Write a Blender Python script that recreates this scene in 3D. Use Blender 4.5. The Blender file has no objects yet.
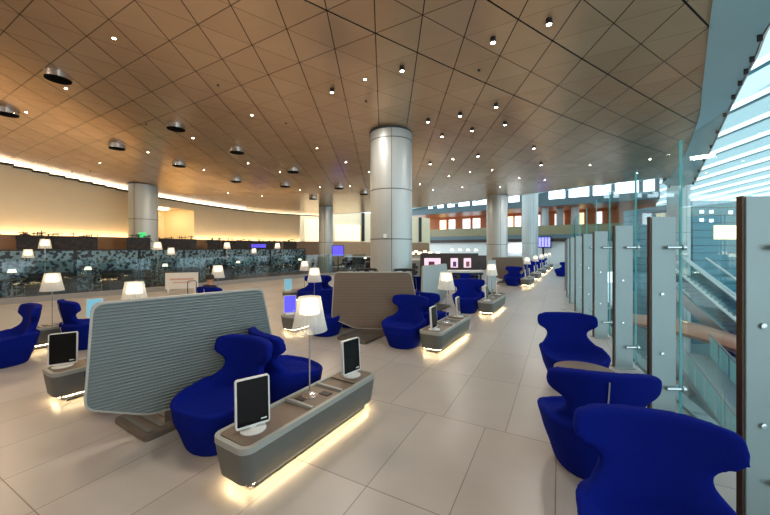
import bpy, bmesh, math, random
from mathutils import Vector, Matrix
random.seed(4)
S = bpy.context.scene
COL = S.collection
PI = math.pi
F = 330.0; HX = 385.0; HY = 247.5; EYE = 2.0

# ------------------------------------------------------------------ helpers
def zc(x, y):
    """height of the curved panel ceiling above the floor"""
    x = max(-18, min(16, x)); y = max(0.0, min(20.0, y))
    return EYE + 5 - .07217*x - .1747*y + .00111*x*x + .00455*x*y + .00444*y*y
def fl(px, Y, z=0.0):
    return Vector(((px-HX)/F*Y, Y, z))
def on_ceiling(px, py):
    u = (px-HX)/F; v = (HY-py)/F
    lo, hi = 1.0, 60.0
    for _ in range(50):
        m = (lo+hi)/2
        if v*m + EYE < zc(u*m, m): lo = m
        else: hi = m
    return Vector((u*lo, lo, zc(u*lo, lo)))
def lerp(a, b, t): return a + (b-a)*t

class MB:
    def __init__(s): s.v = []; s.f = []
    def add(s, vs, fs):
        b = len(s.v); s.v += [tuple(v) for v in vs]; s.f += [tuple(b+i for i in f) for f in fs]; return s
    def box(s, c, d, rz=0, rx=0):
        hx, hy, hz = d[0]/2, d[1]/2, d[2]/2
        m = Matrix.Rotation(rz, 4, 'Z') @ Matrix.Rotation(rx, 4, 'X')
        vs = [Vector(c) + m @ Vector((x, y, z)) for z in (-hz, hz) for x, y in ((-hx,-hy),(hx,-hy),(hx,hy),(-hx,hy))]
        return s.add(vs, [(0,3,2,1),(4,5,6,7),(0,1,5,4),(1,2,6,5),(2,3,7,6),(3,0,4,7)])
    def tube(s, p0, p1, r0, r1=None, n=12, cap=True):
        if r1 is None: r1 = r0
        p0 = Vector(p0); p1 = Vector(p1); d = (p1-p0).normalized()
        a = d.orthogonal().normalized(); b = d.cross(a)
        vs = []
        for p, r in ((p0, r0), (p1, r1)):
            for k in range(n):
                t = 2*PI*k/n; vs.append(p + (a*math.cos(t)+b*math.sin(t))*r)
        fs = [(k, (k+1) % n, n+(k+1) % n, n+k) for k in range(n)]
        if cap: fs += [tuple(range(n-1, -1, -1)), tuple(range(n, 2*n))]
        return s.add(vs, fs)
    def path(s, pts, r, n=8):
        pts = [Vector(p) for p in pts]
        rings = []
        for i, p in enumerate(pts):
            d = (pts[min(i+1, len(pts)-1)] - pts[max(i-1, 0)]).normalized()
            up = Vector((0,0,1)) if abs(d.z) < .95 else Vector((0,1,0))
            a = d.cross(up).normalized(); b = a.cross(d)
            rings.append([p + (a*math.cos(2*PI*k/n)+b*math.sin(2*PI*k/n))*r for k in range(n)])
        return s.loft(rings)
    def loft(s, rings, cap=True):
        n = len(rings[0]); vs = [v for r in rings for v in r]; fs = []
        for i in range(len(rings)-1):
            for k in range(n):
                fs.append((i*n+k, i*n+(k+1) % n, (i+1)*n+(k+1) % n, (i+1)*n+k))
        if cap: fs += [tuple(range(n-1, -1, -1)), tuple(range((len(rings)-1)*n, len(rings)*n))]
        return s.add(vs, fs)
    def lathe(s, prof, n=24, c=(0,0,0), cap=True, pleat=0):
        rings = []
        for r, z in prof:
            rings.append([Vector((c[0]+(r+(pleat*(1 if k % 2 else -1)))*math.cos(2*PI*k/n), c[1]+(r+(pleat*(1 if k % 2 else -1)))*math.sin(2*PI*k/n), c[2]+z)) for k in range(n)])
        return s.loft(rings, cap)
    def prism(s, poly, z0, z1):
        return s.loft([[Vector((x, y, z0)) for x, y in poly], [Vector((x, y, z1)) for x, y in poly]])
    def slab(s, poly, y0, y1):
        """polygon in x/z extruded along y"""
        return s.loft([[Vector((x, y0, z)) for x, z in poly], [Vector((x, y1, z)) for x, z in poly]])
    def quad(s, a, b, c, d): return s.add([a, b, c, d], [(0,1,2,3)])
    def build(s, name, mat, parent=None, smooth=False, bevel=0, loc=None):
        me = bpy.data.meshes.new(name); me.from_pydata(s.v, [], s.f); me.update()
        bm = bmesh.new(); bm.from_mesh(me); bmesh.ops.recalc_face_normals(bm, faces=bm.faces)
        if bevel:
            es = [e for e in bm.edges if len(e.link_faces) == 2 and e.calc_face_angle(0) > .6]
            bmesh.ops.bevel(bm, geom=es, offset=bevel, segments=2, affect='EDGES', clamp_overlap=True)
        bm.to_mesh(me); bm.free()
        if smooth:
            me.shade_smooth()
            try: me.set_sharp_from_angle(angle=math.radians(40))
            except Exception: pass
        me.materials.append(mat)
        o = bpy.data.objects.new(name, me); COL.objects.link(o)
        if parent: o.parent = parent
        if loc: o.location = loc
        return o

def rrect(w, d, r, n=5, cx=0, cy=0):
    pts = []
    for sx, sy, a0 in ((1,1,0),(-1,1,PI/2),(-1,-1,PI),(1,-1,1.5*PI)):
        for k in range(n+1):
            a = a0 + PI/2*k/n
            pts.append((cx+sx*(w/2-r)+r*math.cos(a), cy+sy*(d/2-r)+r*math.sin(a)))
    return pts
def round_poly(poly, r, n=4):
    out = []; N = len(poly)
    for i in range(N):
        p = Vector(poly[i]); a = (Vector(poly[i-1])-p); b = (Vector(poly[(i+1) % N])-p)
        rr = min(r, a.length*.4, b.length*.4); a = p+a.normalized()*rr; b = p+b.normalized()*rr
        for k in range(n+1):
            t = k/n; q = a*(1-t)**2 + p*2*t*(1-t) + b*t*t; out.append((q.x, q.y))
    return out
def tag(o, label=None, cat=None, group=None, kind=None):
    if label: o['label'] = label
    if cat: o['category'] = cat
    if group: o['group'] = group
    if kind: o['kind'] = kind
    return o
def empty(name, loc=(0,0,0), rz=0, label=None, cat=None, group=None):
    o = bpy.data.objects.new(name, None); COL.objects.link(o); o.empty_display_size = .1
    o.location = loc; o.rotation_euler = (0,0,rz)
    return tag(o, label, cat, group)
def struct(name, mb, mat, **k):
    o = mb.build(name, mat, **k); o['kind'] = 'structure'; return o
def copy_tree(o, parent=None):
    c = o.copy(); COL.objects.link(c)
    if parent: c.parent = parent
    for ch in list(o.children): copy_tree(ch, c)
    return c
used = set()
def place(proto, loc, rz, label=None, group=None, s=None):
    o = proto if proto.name not in used else copy_tree(proto)
    used.add(proto.name)
    o.location = loc; o.rotation_euler = (0,0,rz)
    if s: o.scale = (s, s, s)
    if label: o['label'] = label
    if group: o['group'] = group
    return o

# ------------------------------------------------------------------ materials
def newmat(name):
    m = bpy.data.materials.new(name); m.use_nodes = True
    nt = m.node_tree; b = nt.nodes['Principled BSDF']; return m, nt, b
def srgb(r, g, b):
    f = lambda c: (c/255/12.92 if c/255 <= .04045 else ((c/255+.055)/1.055)**2.4)
    return (f(r), f(g), f(b), 1)
def mat(name, c, rough=.6, metal=0, noise=.08, nscale=8, bump=0, bscale=60, spec=.5, emit=0, ecol=None, sheen=0, coat=0):
    m, nt, b = newmat(name); N = nt.nodes; L = nt.links
    c = srgb(*c)
    tc = N.new('ShaderNodeTexCoord'); nz = N.new('ShaderNodeTexNoise'); nz.inputs['Scale'].default_value = nscale; nz.inputs['Detail'].default_value = 4
    L.new(tc.outputs['Object'], nz.inputs['Vector'])
    mx = N.new('ShaderNodeMix'); mx.data_type = 'RGBA'
    mx.inputs[6].default_value = tuple(max(0, x*(1-noise)) for x in c[:3])+(1,); mx.inputs[7].default_value = tuple(min(1, x*(1+noise)) for x in c[:3])+(1,)
    L.new(nz.outputs['Fac'], mx.inputs[0]); L.new(mx.outputs[2], b.inputs['Base Color'])
    b.inputs['Roughness'].default_value = rough; b.inputs['Metallic'].default_value = metal
    b.inputs['Specular IOR Level'].default_value = spec
    if sheen: b.inputs['Sheen Weight'].default_value = sheen
    if coat: b.inputs['Coat Weight'].default_value = coat; b.inputs['Coat Roughness'].default_value = .1
    if bump:
        n2 = N.new('ShaderNodeTexNoise'); n2.inputs['Scale'].default_value = bscale
        L.new(tc.outputs['Object'], n2.inputs['Vector'])
        bp = N.new('ShaderNodeBump'); bp.inputs['Strength'].default_value = bump; bp.inputs['Distance'].default_value = .01
        L.new(n2.outputs['Fac'], bp.inputs['Height']); L.new(bp.outputs['Normal'], b.inputs['Normal'])
    if emit:
        b.inputs['Emission Color'].default_value = srgb(*(ecol or (255,255,255))); b.inputs['Emission Strength'].default_value = emit
    return m
def emat(name, c, s):
    m, nt, b = newmat(name)
    b.inputs['Base Color'].default_value = srgb(*c); b.inputs['Emission Color'].default_value = srgb(*c)
    b.inputs['Emission Strength'].default_value = s; return m
def glassmat(name, tint=(225,245,245), refl=.12, rough=.02):
    m = bpy.data.materials.new(name); m.use_nodes = True; nt = m.node_tree; N = nt.nodes; L = nt.links; N.clear()
    out = N.new('ShaderNodeOutputMaterial'); t = N.new('ShaderNodeBsdfTransparent'); g = N.new('ShaderNodeBsdfGlossy')
    t.inputs['Color'].default_value = srgb(*tint); g.inputs['Roughness'].default_value = rough
    fr = N.new('ShaderNodeLayerWeight'); fr.inputs['Blend'].default_value = .25
    mp = N.new('ShaderNodeMath'); mp.operation = 'MULTIPLY_ADD'; mp.inputs[1].default_value = .8*refl/.12*.3; mp.inputs[2].default_value = refl*.4
    L.new(fr.outputs['Fresnel'], mp.inputs[0])
    mix = N.new('ShaderNodeMixShader'); L.new(mp.outputs[0], mix.inputs[0]); L.new(t.outputs[0], mix.inputs[1]); L.new(g.outputs[0], mix.inputs[2])
    L.new(mix.outputs[0], out.inputs['Surface']); return m

def math_node(nt, op, a, b=None, c=None):
    n = nt.nodes.new('ShaderNodeMath'); n.operation = op
    for i, v in enumerate((a, b, c)):
        if v is None: continue
        if hasattr(v, 'is_linked') or hasattr(v, 'links'): nt.links.new(v, n.inputs[i])
        else: n.inputs[i].default_value = v
    return n.outputs[0]
def lincomb(nt, x, y, a, b, c):
    return math_node(nt, 'ADD', math_node(nt, 'MULTIPLY_ADD', x, a, c), math_node(nt, 'MULTIPLY', y, b))
def linemask(nt, coord, w):
    """1 close to integer values of coord"""
    fr = math_node(nt, 'FRACT', math_node(nt, 'ADD', coord, .5))
    d = math_node(nt, 'ABSOLUTE', math_node(nt, 'SUBTRACT', fr, .5))
    return math_node(nt, 'LESS_THAN', d, w)

def ceiling_mat():
    m, nt, b = newmat('ceiling_panels'); N = nt.nodes; L = nt.links
    g = N.new('ShaderNodeNewGeometry'); sp = N.new('ShaderNodeSeparateXYZ'); L.new(g.outputs['Position'], sp.inputs[0])
    X, Y = sp.outputs[0], sp.outputs[1]
    ea = (.845714, -.466405); ec = (-.000793, .937396); o = (-.181376, 5.355335)
    det = ea[0]*ec[1]-ec[0]*ea[1]
    # A = (ec.y*(X-ox) - ec.x*(Y-oy))/det ; C = (-ea.y*(X-ox)+ea.x*(Y-oy))/det
    A = lincomb(nt, X, Y, ec[1]/det, -ec[0]/det, (-ec[1]*o[0]+ec[0]*o[1])/det)
    C = lincomb(nt, X, Y, -ea[1]/det, ea[0]/det, (ea[1]*o[0]-ea[0]*o[1])/det)
    B = math_node(nt, 'SUBTRACT', A, C)
    la = linemask(nt, A, .013); lc = linemask(nt, C, .011); lb = linemask(nt, B, .011)
    # the joints of one family are open on one side of the hall and tight on the other
    sb = math_node(nt, 'MULTIPLY_ADD', math_node(nt, 'GREATER_THAN', B, -1.5), .4, .45)
    sc = math_node(nt, 'MULTIPLY_ADD', math_node(nt, 'LESS_THAN', C, 1.5), .45, .3)
    heavy = linemask(nt, math_node(nt, 'MULTIPLY', math_node(nt, 'SUBTRACT', B, -1), .5), .009)
    heavy = math_node(nt, 'MULTIPLY', heavy, math_node(nt, 'GREATER_THAN', B, -1.5))
    ln = math_node(nt, 'MAXIMUM', math_node(nt, 'MULTIPLY', lc, sc), math_node(nt, 'MULTIPLY', lb, sb))
    ln = math_node(nt, 'MAXIMUM', ln, math_node(nt, 'MULTIPLY', la, .85))
    ln = math_node(nt, 'MAXIMUM', ln, heavy)
    # panel tone variation
    cell = N.new('ShaderNodeCombineXYZ')
    for i, v in enumerate((A, B, C)): L.new(math_node(nt, 'FLOOR', v), cell.inputs[i])
    wn = N.new('ShaderNodeTexWhiteNoise'); L.new(cell.outputs[0], wn.inputs[0])
    nz = N.new('ShaderNodeTexNoise'); nz.inputs['Scale'].default_value = 1.6; nz.inputs['Detail'].default_value = 5
    mp = N.new('ShaderNodeMapping'); mp.inputs['Scale'].default_value = (1, 2.5, 1); L.new(g.outputs['Position'], mp.inputs[0]); L.new(mp.outputs[0], nz.inputs['Vector'])
    f = math_node(nt, 'ADD', math_node(nt, 'MULTIPLY', wn.outputs[0], .35), math_node(nt, 'MULTIPLY', nz.outputs['Fac'], .5))
    mx = N.new('ShaderNodeMix'); mx.data_type = 'RGBA'; mx.inputs[6].default_value = srgb(198,164,130); mx.inputs[7].default_value = srgb(222,190,156)
    L.new(f, mx.inputs[0])
    m2 = N.new('ShaderNodeMix'); m2.data_type = 'RGBA'; m2.inputs[7].default_value = srgb(24,17,13)
    L.new(ln, m2.inputs[0]); L.new(mx.outputs[2], m2.inputs[6]); L.new(m2.outputs[2], b.inputs['Base Color'])
    b.inputs['Metallic'].default_value = .5
    r = math_node(nt, 'MULTIPLY_ADD', nz.outputs['Fac'], .06, .22); L.new(r, b.inputs['Roughness'])
    return m
def floor_mat():
    m, nt, b = newmat('floor_tiles'); N = nt.nodes; L = nt.links
    g = N.new('ShaderNodeNewGeometry'); sp = N.new('ShaderNodeSeparateXYZ'); L.new(g.outputs['Position'], sp.inputs[0])
    X, Y = sp.outputs[0], sp.outputs[1]
    d = lincomb(nt, X, Y, .468/1.4, .884/1.4, -3.77/1.4)
    st = math_node(nt, 'GREATER_THAN', d, 0)
    e = lincomb(nt, X, Y, .884/.7, -.468/.7, .03/.7)
    e = math_node(nt, 'ADD', e, math_node(nt, 'MULTIPLY', st, .7))
    ln = math_node(nt, 'MAXIMUM', linemask(nt, d, .003), linemask(nt, e, .0055))
    cell = N.new('ShaderNodeCombineXYZ'); L.new(math_node(nt, 'FLOOR', d), cell.inputs[0]); L.new(math_node(nt, 'FLOOR', e), cell.inputs[1])
    wn = N.new('ShaderNodeTexWhiteNoise'); L.new(cell.outputs[0], wn.inputs[0])
    nz = N.new('ShaderNodeTexNoise'); nz.inputs['Scale'].default_value = 2.2; nz.inputs['Detail'].default_value = 8; L.new(g.outputs['Position'], nz.inputs['Vector'])
    f = math_node(nt, 'ADD', math_node(nt, 'MULTIPLY', wn.outputs[0], .4), math_node(nt, 'MULTIPLY', nz.outputs['Fac'], .6))
    mx = N.new('ShaderNodeMix'); mx.data_type = 'RGBA'; mx.inputs[6].default_value = srgb(156,150,144); mx.inputs[7].default_value = srgb(184,179,173)
    L.new(f, mx.inputs[0])
    m2 = N.new('ShaderNodeMix'); m2.data_type = 'RGBA'; m2.inputs[7].default_value = srgb(100,84,72)
    L.new(math_node(nt, 'MULTIPLY', ln, .8), m2.inputs[0]); L.new(mx.outputs[2], m2.inputs[6]); L.new(m2.outputs[2], b.inputs['Base Color'])
    L.new(math_node(nt, 'MULTIPLY_ADD', nz.outputs['Fac'], .2, .22), b.inputs['Roughness'])
    b.inputs['Specular IOR Level'].default_value = .5
    return m
def pattern_mat(name, c1, c2, scale, thr=.5, rough=.3):
    m, nt, b = newmat(name); N = nt.nodes; L = nt.links
    tc = N.new('ShaderNodeTexCoord'); v = N.new('ShaderNodeTexVoronoi'); v.inputs['Scale'].default_value = scale; v.feature = 'SMOOTH_F1'
    nz = N.new('ShaderNodeTexNoise'); nz.inputs['Scale'].default_value = scale*1.3; nz.inputs['Detail'].default_value = 3
    L.new(tc.outputs['Object'], v.inputs['Vector']); L.new(tc.outputs['Object'], nz.inputs['Vector'])
    a = math_node(nt, 'ADD', v.outputs['Distance'], nz.outputs['Fac'])
    r = N.new('ShaderNodeValToRGB'); r.color_ramp.elements[0].position = thr; r.color_ramp.elements[1].position = thr+.2
    r.color_ramp.elements[0].color = srgb(*c1); r.color_ramp.elements[1].color = srgb(*c2)
    L.new(a, r.inputs[0]); L.new(r.outputs[0], b.inputs['Base Color']); b.inputs['Roughness'].default_value = rough
    return m
def banded_mat(name, c1, c2, step, w, axis=2, rough=.4, metal=0):
    m, nt, b = newmat(name); N = nt.nodes; L = nt.links
    tc = N.new('ShaderNodeTexCoord'); sp = N.new('ShaderNodeSeparateXYZ'); L.new(tc.outputs['Object'], sp.inputs[0])
    ln = linemask(nt, math_node(nt, 'MULTIPLY', sp.outputs[axis], 1/step), w)
    mx = N.new('ShaderNodeMix'); mx.data_type = 'RGBA'; mx.inputs[6].default_value = srgb(*c1); mx.inputs[7].default_value = srgb(*c2)
    L.new(ln, mx.inputs[0]); L.new(mx.outputs[2], b.inputs['Base Color']); b.inputs['Roughness'].default_value = rough; b.inputs['Metallic'].default_value = metal
    return m

M = {
 'matt': mat('matt_black', (8,8,9), .95, spec=.05),
 'ceiling': ceiling_mat(), 'floor': floor_mat(),
 'cream': mat('cream_wall', (236,218,182), .55, noise=.04, nscale=2),
 'white': mat('white_paint', (225,225,222), .5, noise=.03),
 'dado': mat('brown_dado', (150,116,84), .45, noise=.2, nscale=3),
 'column': mat('column_metal', (184,190,188), .46, .45, noise=.04, nscale=3, bump=.02),
 'seam': mat('dark_seam', (60,62,62), .5),
 'blue': mat('blue_wool', (9,26,122), .9, noise=.12, nscale=40, bump=.25, bscale=260, spec=.08),
 'zip': mat('zipper_metal', (200,205,215), .3, .8),
 'black': mat('black_plastic', (18,18,20), .4),
 'gloss_black': mat('dark_display_glass', (8,9,12), .12, spec=.25),
 'casing': mat('pale_casing', (228,228,224), .3),
 'shell': mat('console_grey_shell', (100,102,98), .5, noise=.03),
 'rim': mat('console_pale_rim', (160,163,158), .45, noise=.03),
 'wood': mat('console_wood_veneer', (118,104,90), .45, noise=.14, nscale=14),
 'led': emat('warm_led', (255,222,170), 32),
 'chrome': mat('chrome', (205,205,205), .2, .9),
 'lampglow': emat('lamp_glow', (255,240,208), 2.2),
 'p_grey': mat('ribbed_grey_panel', (112,124,124), .5, noise=.04),
 'p_brown': mat('ribbed_taupe_panel', (122,106,92), .55, noise=.05),
 'p_pale': mat('smooth_pale_grey_panel', (168,178,178), .45, noise=.03),
 'p_edge': mat('panel_edge', (176,174,166), .4),
 'plate': mat('panel_foot_plate', (108,98,88), .4, .2),
 'post': mat('post_steel', (152,163,163), .4, .3, noise=.05, nscale=5, bump=.02),
 'postedge': mat('post_bronze_edge', (62,44,32), .4, .5),
 'glass': glassmat('clear_glass', (242,251,251), .10),
 'edge': mat('glass_edge_green', (96,190,196), .1, emit=.0, noise=.02),
 'frost': glassmat('dim_glass', (222,234,236), .14, .05),
 'olive': mat('balustrade_olive', (138,128,94), .3, noise=.15, nscale=1.5),
 'stone': mat('kerb_stone', (150,150,148), .45),
 'bulk': mat('teal_bulkhead', (188,228,240), .22, .05, noise=.05, nscale=1),
 'rail': mat('steel_rail', (150,140,134), .3, .7),
 'louvre': mat('white_louvre', (222,238,238), .5, noise=.05, nscale=.6),
 'louvregap': mat('teal_louvre_gap', (70,150,165), .4),
 'darkwood': mat('dark_timber', (52,34,26), .4, noise=.3, nscale=5),
 'orange': mat('orange_timber', (196,112,58), .45, noise=.15, nscale=1.2),
 'beam': mat('blue_grey_beam', (90,108,114), .5),
 'lowfloor': mat('lower_floor', (122,134,134), .3, noise=.2, nscale=.8),
 'carpet': mat('brown_carpet', (84,50,36), .9, noise=.3, nscale=6),
 'charcoal': mat('charcoal_fabric', (38,42,50), .8),
 'skin': mat('skin', (190,140,112), .55), 'hair': mat('dark_hair', (34,26,22), .7),
 'shirt': mat('navy_shirt', (30,34,52), .8), 'trouser': mat('dark_trousers', (36,38,44), .8), 'pale_shirt': mat('pale_shirt', (160,168,176), .8),
 'warmwin': emat('warm_lit_glass', (255,230,176), 2.2), 'sky_win': emat('daylight_glass', (236,246,255), 2.4),
 'purple': emat('purple_display', (84,76,214), 1.1), 'cyan': emat('cyan_display', (112,170,190), .75),
 'spot': emat('downlight_glow', (255,244,226), 30), 'green': emat('exit_green', (60,200,120), 1.2),
 'teal': banded_mat('teal_cladding', (72,128,142), (24,58,70), .55, .05, 2, .2, .2),
 'lattice': pattern_mat('leaf_lattice', (20,28,38), (110,142,156), 7.5, .84),
 'bronze': mat('bronze_skin', (196,128,96), .35, .3), 'red': mat('red_fabric', (150,40,44), .7), 'pink': emat('pink_poster', (228,196,214), .9),
 'cutout': pattern_mat('black_openwork', (10,8,8), (44,32,30), 5, .92, .5),
}

# ------------------------------------------------------------------ room shell
E_PTS = [(2.9,-8),(2.9,0),(3.1,1.8),(3.6,3.0),(4.3,4.1),(5.1,5.1),(5.7,5.8),(7.4,7.7),(8.9,9.4),(12.,13.4),(14.6,17)]
FAR = [(13.5,17.8),(11,20.7),(8.5,22.8),(5.8,25),(2.7,27.5),(-2,30.5),(-5.5,32)]
WALL = [(-5.5,32),(-10.5,28.4),(-13,23.4),(-13.9,20),(-15.1,17.0),(-16.7,14.0),(-18.6,10),(-20.5,5),(-21.5,0),(-21.8,-8)]
def densify(pts, n):
    """Catmull-Rom through the points"""
    P = [Vector(p) for p in pts]; out = []
    for i in range(len(P)-1):
        p0, p1, p2, p3 = P[max(i-1,0)], P[i], P[i+1], P[min(i+2,len(P)-1)]
        for k in range(n):
            t = k/n
            out.append(.5*((2*p1)+(-p0+p2)*t+(2*p0-5*p1+4*p2-p3)*t*t+(-p0+3*p1-3*p2+p3)*t**3))
    out.append(P[-1]); return out
Ed = densify(E_PTS, 5); Wd = densify(WALL, 6)
def interp_x(pts, y):
    best = None
    for a, b in zip(pts, pts[1:]):
        lo, hi = min(a[1], b[1]), max(a[1], b[1])
        if lo <= y <= hi and hi > lo:
            return a[0]+(b[0]-a[0])*(y-a[1])/(b[1]-a[1])
    return best
rightb = [tuple(p) for p in Ed] + FAR
leftb = [tuple(p) for p in Wd]
mb = MB(); rows = []; ys = [-8+.5*i for i in range(81)]; ys = [y for y in ys if y <= 32]
NX = 40
for y in ys:
    xr = interp_x(rightb, y) ; xl = interp_x(leftb[::-1], y)
    if xr is None: xr = -5.5
    if xl is None: xl = -5.5
    rows.append([Vector((lerp(xl, xr, k/NX), y, zc(lerp(xl, xr, k/NX), y))) for k in range(NX+1)])
vs = [v for r in rows for v in r]; fs = []
for i in range(len(rows)-1):
    for k in range(NX):
        a = i*(NX+1)+k; fs.append((a, a+1, a+NX+2, a+NX+1))
n0 = len(vs)
vs2 = [v+Vector((0,0,.5)) for v in vs]
mb.add(vs+vs2, fs+[tuple(n0+i for i in f) for f in fs])
struct('ceiling', mb, M['ceiling'], smooth=True)

# outer edge face of the ceiling slab
mb = MB()
for a, b in zip(rightb, rightb[1:]):
    za, zb = zc(*a), zc(*b)
    mb.quad((a[0],a[1],za-.02),(b[0],b[1],zb-.02),(b[0],b[1],zb+.5),(a[0],a[1],za+.5))
struct('trim_1', mb, M['bulk'])

# teal bulkhead that follows the ceiling edge, with its rail
RP = [(5.6,-8,5.9),(5.6,0,5.9),(5.75,3,5.85),(6.0,4.5,5.78)]
for px_, py_, z_ in ((770,22,3.72),(754,57,3.66),(745,75,3.62),(735,95,3.58),(722,122,3.52),(712,145,3.5),(702,165,3.48),(696,178,3.45)):
    y_ = z_/((HY-py_)/F); RP.append(((px_-HX)/F*y_, y_, z_+EYE))
RP += [(16.6,17.9,5.42),(15.8,18.3,5.42),(14.8,17.6,5.45)]
Rd = densify(RP, 6)
EL = [tuple(p) for p in Ed]
mb = MB(); ins = []; outs = [Vector(p) for p in Rd]; K = len(outs)-1
for o in outs:
    yy = min(o.y, 16.95); xx = interp_x(EL, yy); ins.append(Vector((xx, yy, zc(xx, yy)-.03)))
for k in range(K):
    mb.quad(ins[k], outs[k], outs[k+1], ins[k+1])
    u = Vector((0,0,.35)); mb.quad(ins[k]+u, outs[k]+u, outs[k+1]+u, ins[k+1]+u); mb.quad(outs[k], outs[k]+u, outs[k+1]+u, outs[k+1])
struct('trim_2', mb, M['bulk'], smooth=True)
rail = empty('edge_rail', outs[0], 0, 'brown steel rail with black brackets running along the teal bulkhead edge', 'rail')
o0 = outs[0]
MB().path([p-o0+Vector((.03,0,.05)) for p in outs], .05, 8).build('tube', M['rail'], rail, smooth=True)
for k in range(14, K-4, 4):
    p = outs[k]-o0; MB().box(p+Vector((-.04,0,.0)), (.03,.07,.2), math.atan2((outs[k+1]-outs[k]).y,(outs[k+1]-outs[k]).x)).build('bracket', M['black'], rail)

# wall of cream plaster, brown dado and the gap at its top
def wallstrip(pts, z0, z1, th=.0, ztop=None):
    mb = MB()
    for a, b in zip(pts, pts[1:]):
        za = z1 if ztop is None else zc(a[0],a[1])+ztop; zb = z1 if ztop is None else zc(b[0],b[1])+ztop
        mb.quad((a[0],a[1],z0),(b[0],b[1],z0),(b[0],b[1],zb),(a[0],a[1],za))
    return mb
def offset(pts, d):
    out = []
    for i, p in enumerate(pts):
        a = Vector(pts[max(i-1,0)]); b = Vector(pts[min(i+1,len(pts)-1)]); t = (b-a).normalized()
        out.append((p[0]-t.y*d, p[1]+t.x*d))
    return out
W = [tuple(p) for p in Wd]
def cut(pts, pa, pb):
    """pieces of the wall outside the image columns pa..pb"""
    L_, R_ = [], []
    for p in pts:
        px = HX+F*p[0]/p[1] if p[1] > .5 else -9999
        if px >= pb: R_.append(p)
        elif px <= pa: L_.append(p)
    return R_, L_
wr, wl = cut(W, 158, 194)
# the point list runs from far (right in the photo) to near (left)
def at_px(pts, px):
    for a, b in zip(pts, pts[1:]):
        if a[1] < .5 or b[1] < .5: continue
        pa, pb = HX+F*a[0]/a[1], HX+F*b[0]/b[1]
        if (pa-px)*(pb-px) <= 0 and pa != pb:
            t = (px-pa)/(pb-pa); return (lerp(a[0],b[0],t), lerp(a[1],b[1],t))
q1, q0 = at_px(W, 194), at_px(W, 158)
q3, q2 = at_px(W, 321), at_px(W, 300)
wr = [p for p in wr if HX+F*p[0]/p[1] < 300]
struct('wall_left', wallstrip([q2]+wr+[q1], 0, 0, ztop=-.12).add([(q1[0],q1[1],4.55),(q0[0],q0[1],4.55),(q0[0],q0[1],zc(*q0)-.12),(q1[0],q1[1],zc(*q1)-.12)],[(0,1,2,3)]).add(*(lambda m: (m.v, m.f))(wallstrip([q0]+wl, 0, 0, ztop=-.12))), M['cream'])
struct('trim_3', wallstrip(offset(W, .32), 0, 2.56), M['dado'])
bk = offset(W, .35)
struct('trim_4', MB().add(*(lambda a: (a.v, a.f))(wallstrip(offset(W, .03), 0, 0, ztop=-.02))) if False else wallstrip(offset(W, -.02), 3.0, 0, ztop=-.12), M['seam']) if False else None
# dark shadow-gap strip and hidden cove lamp strip along the wall head
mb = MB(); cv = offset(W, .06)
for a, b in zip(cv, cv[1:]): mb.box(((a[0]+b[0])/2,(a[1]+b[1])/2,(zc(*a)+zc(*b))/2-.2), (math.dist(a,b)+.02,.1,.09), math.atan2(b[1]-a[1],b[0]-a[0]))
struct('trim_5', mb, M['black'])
M['cove'] = emat('cove_lamp', (255,222,165), 4.5)
mb = MB()
for a, b in zip(cv, cv[1:]): mb.box(((a[0]+b[0])/2,(a[1]+b[1])/2,(zc(*a)+zc(*b))/2-.135), (math.dist(a,b)+.02,.07,.02), math.atan2(b[1]-a[1],b[0]-a[0]))
cove = mb.build('cove_light', M['cove']); tag(cove, 'long warm strip light hidden above the cream wall', 'light')
M['wash'] = emat('wall_wash_lamp', (255,226,182), 24)
mb = MB(); dv = offset(W, .17)
for a, b in zip(dv, dv[1:]):
    if a[1] > 5 or b[1] > 5: mb.box(((a[0]+b[0])/2,(a[1]+b[1])/2,2.46), (math.dist(a,b)+.02,.1,.02), math.atan2(b[1]-a[1],b[0]-a[0]))
tag(mb.build('wall_washer', M['wash']), 'long warm strip light on the brown dado washing the cream wall upwards', 'light')

# lit recess in the cream wall, left of the middle
n = Vector((q1[0]-q0[0], q1[1]-q0[1])); dvec = Vector((-n.y, n.x)).normalized()
if dvec.x > 0: dvec = -dvec
r0 = Vector(q0)+dvec*2.5; r1 = Vector(q1)+dvec*2.5
mb = MB()
for a, b in (((r0.x,r0.y),(r1.x,r1.y)), (q0,(r0.x,r0.y)), (q1,(r1.x,r1.y))):
    mb.quad((a[0],a[1],0),(b[0],b[1],0),(b[0],b[1],4.6),(a[0],a[1],4.6))
mb.quad((q0[0],q0[1],4.6),(q1[0],q1[1],4.6),(r1.x,r1.y,4.6),(r0.x,r0.y,4.6))
struct('wall_recess', mb, M['cream'])
c = (Vector(q0)+Vector(q1)+r0+r1)/4
mbx = MB().box((0,0,0), (.6,.5,.05)); lo = mbx.build('recess_light', emat('recess_lamp', (255,236,190), 45), loc=(c.x,c.y,4.55)); lo.rotation_euler.z = math.atan2(n.y,n.x)
tag(lo, 'square warm ceiling lamp inside the lit wall recess', 'light')

# far left wall pieces behind the middle: pale wall with lit openings
def facade(a, b): 
    a = Vector(a); b = Vector(b); t = (b-a).normalized(); return a, b, t, Vector((-t.y, t.x))
mb = MB()
a, b = (-9.0,30.5), (5.2,41)
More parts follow.
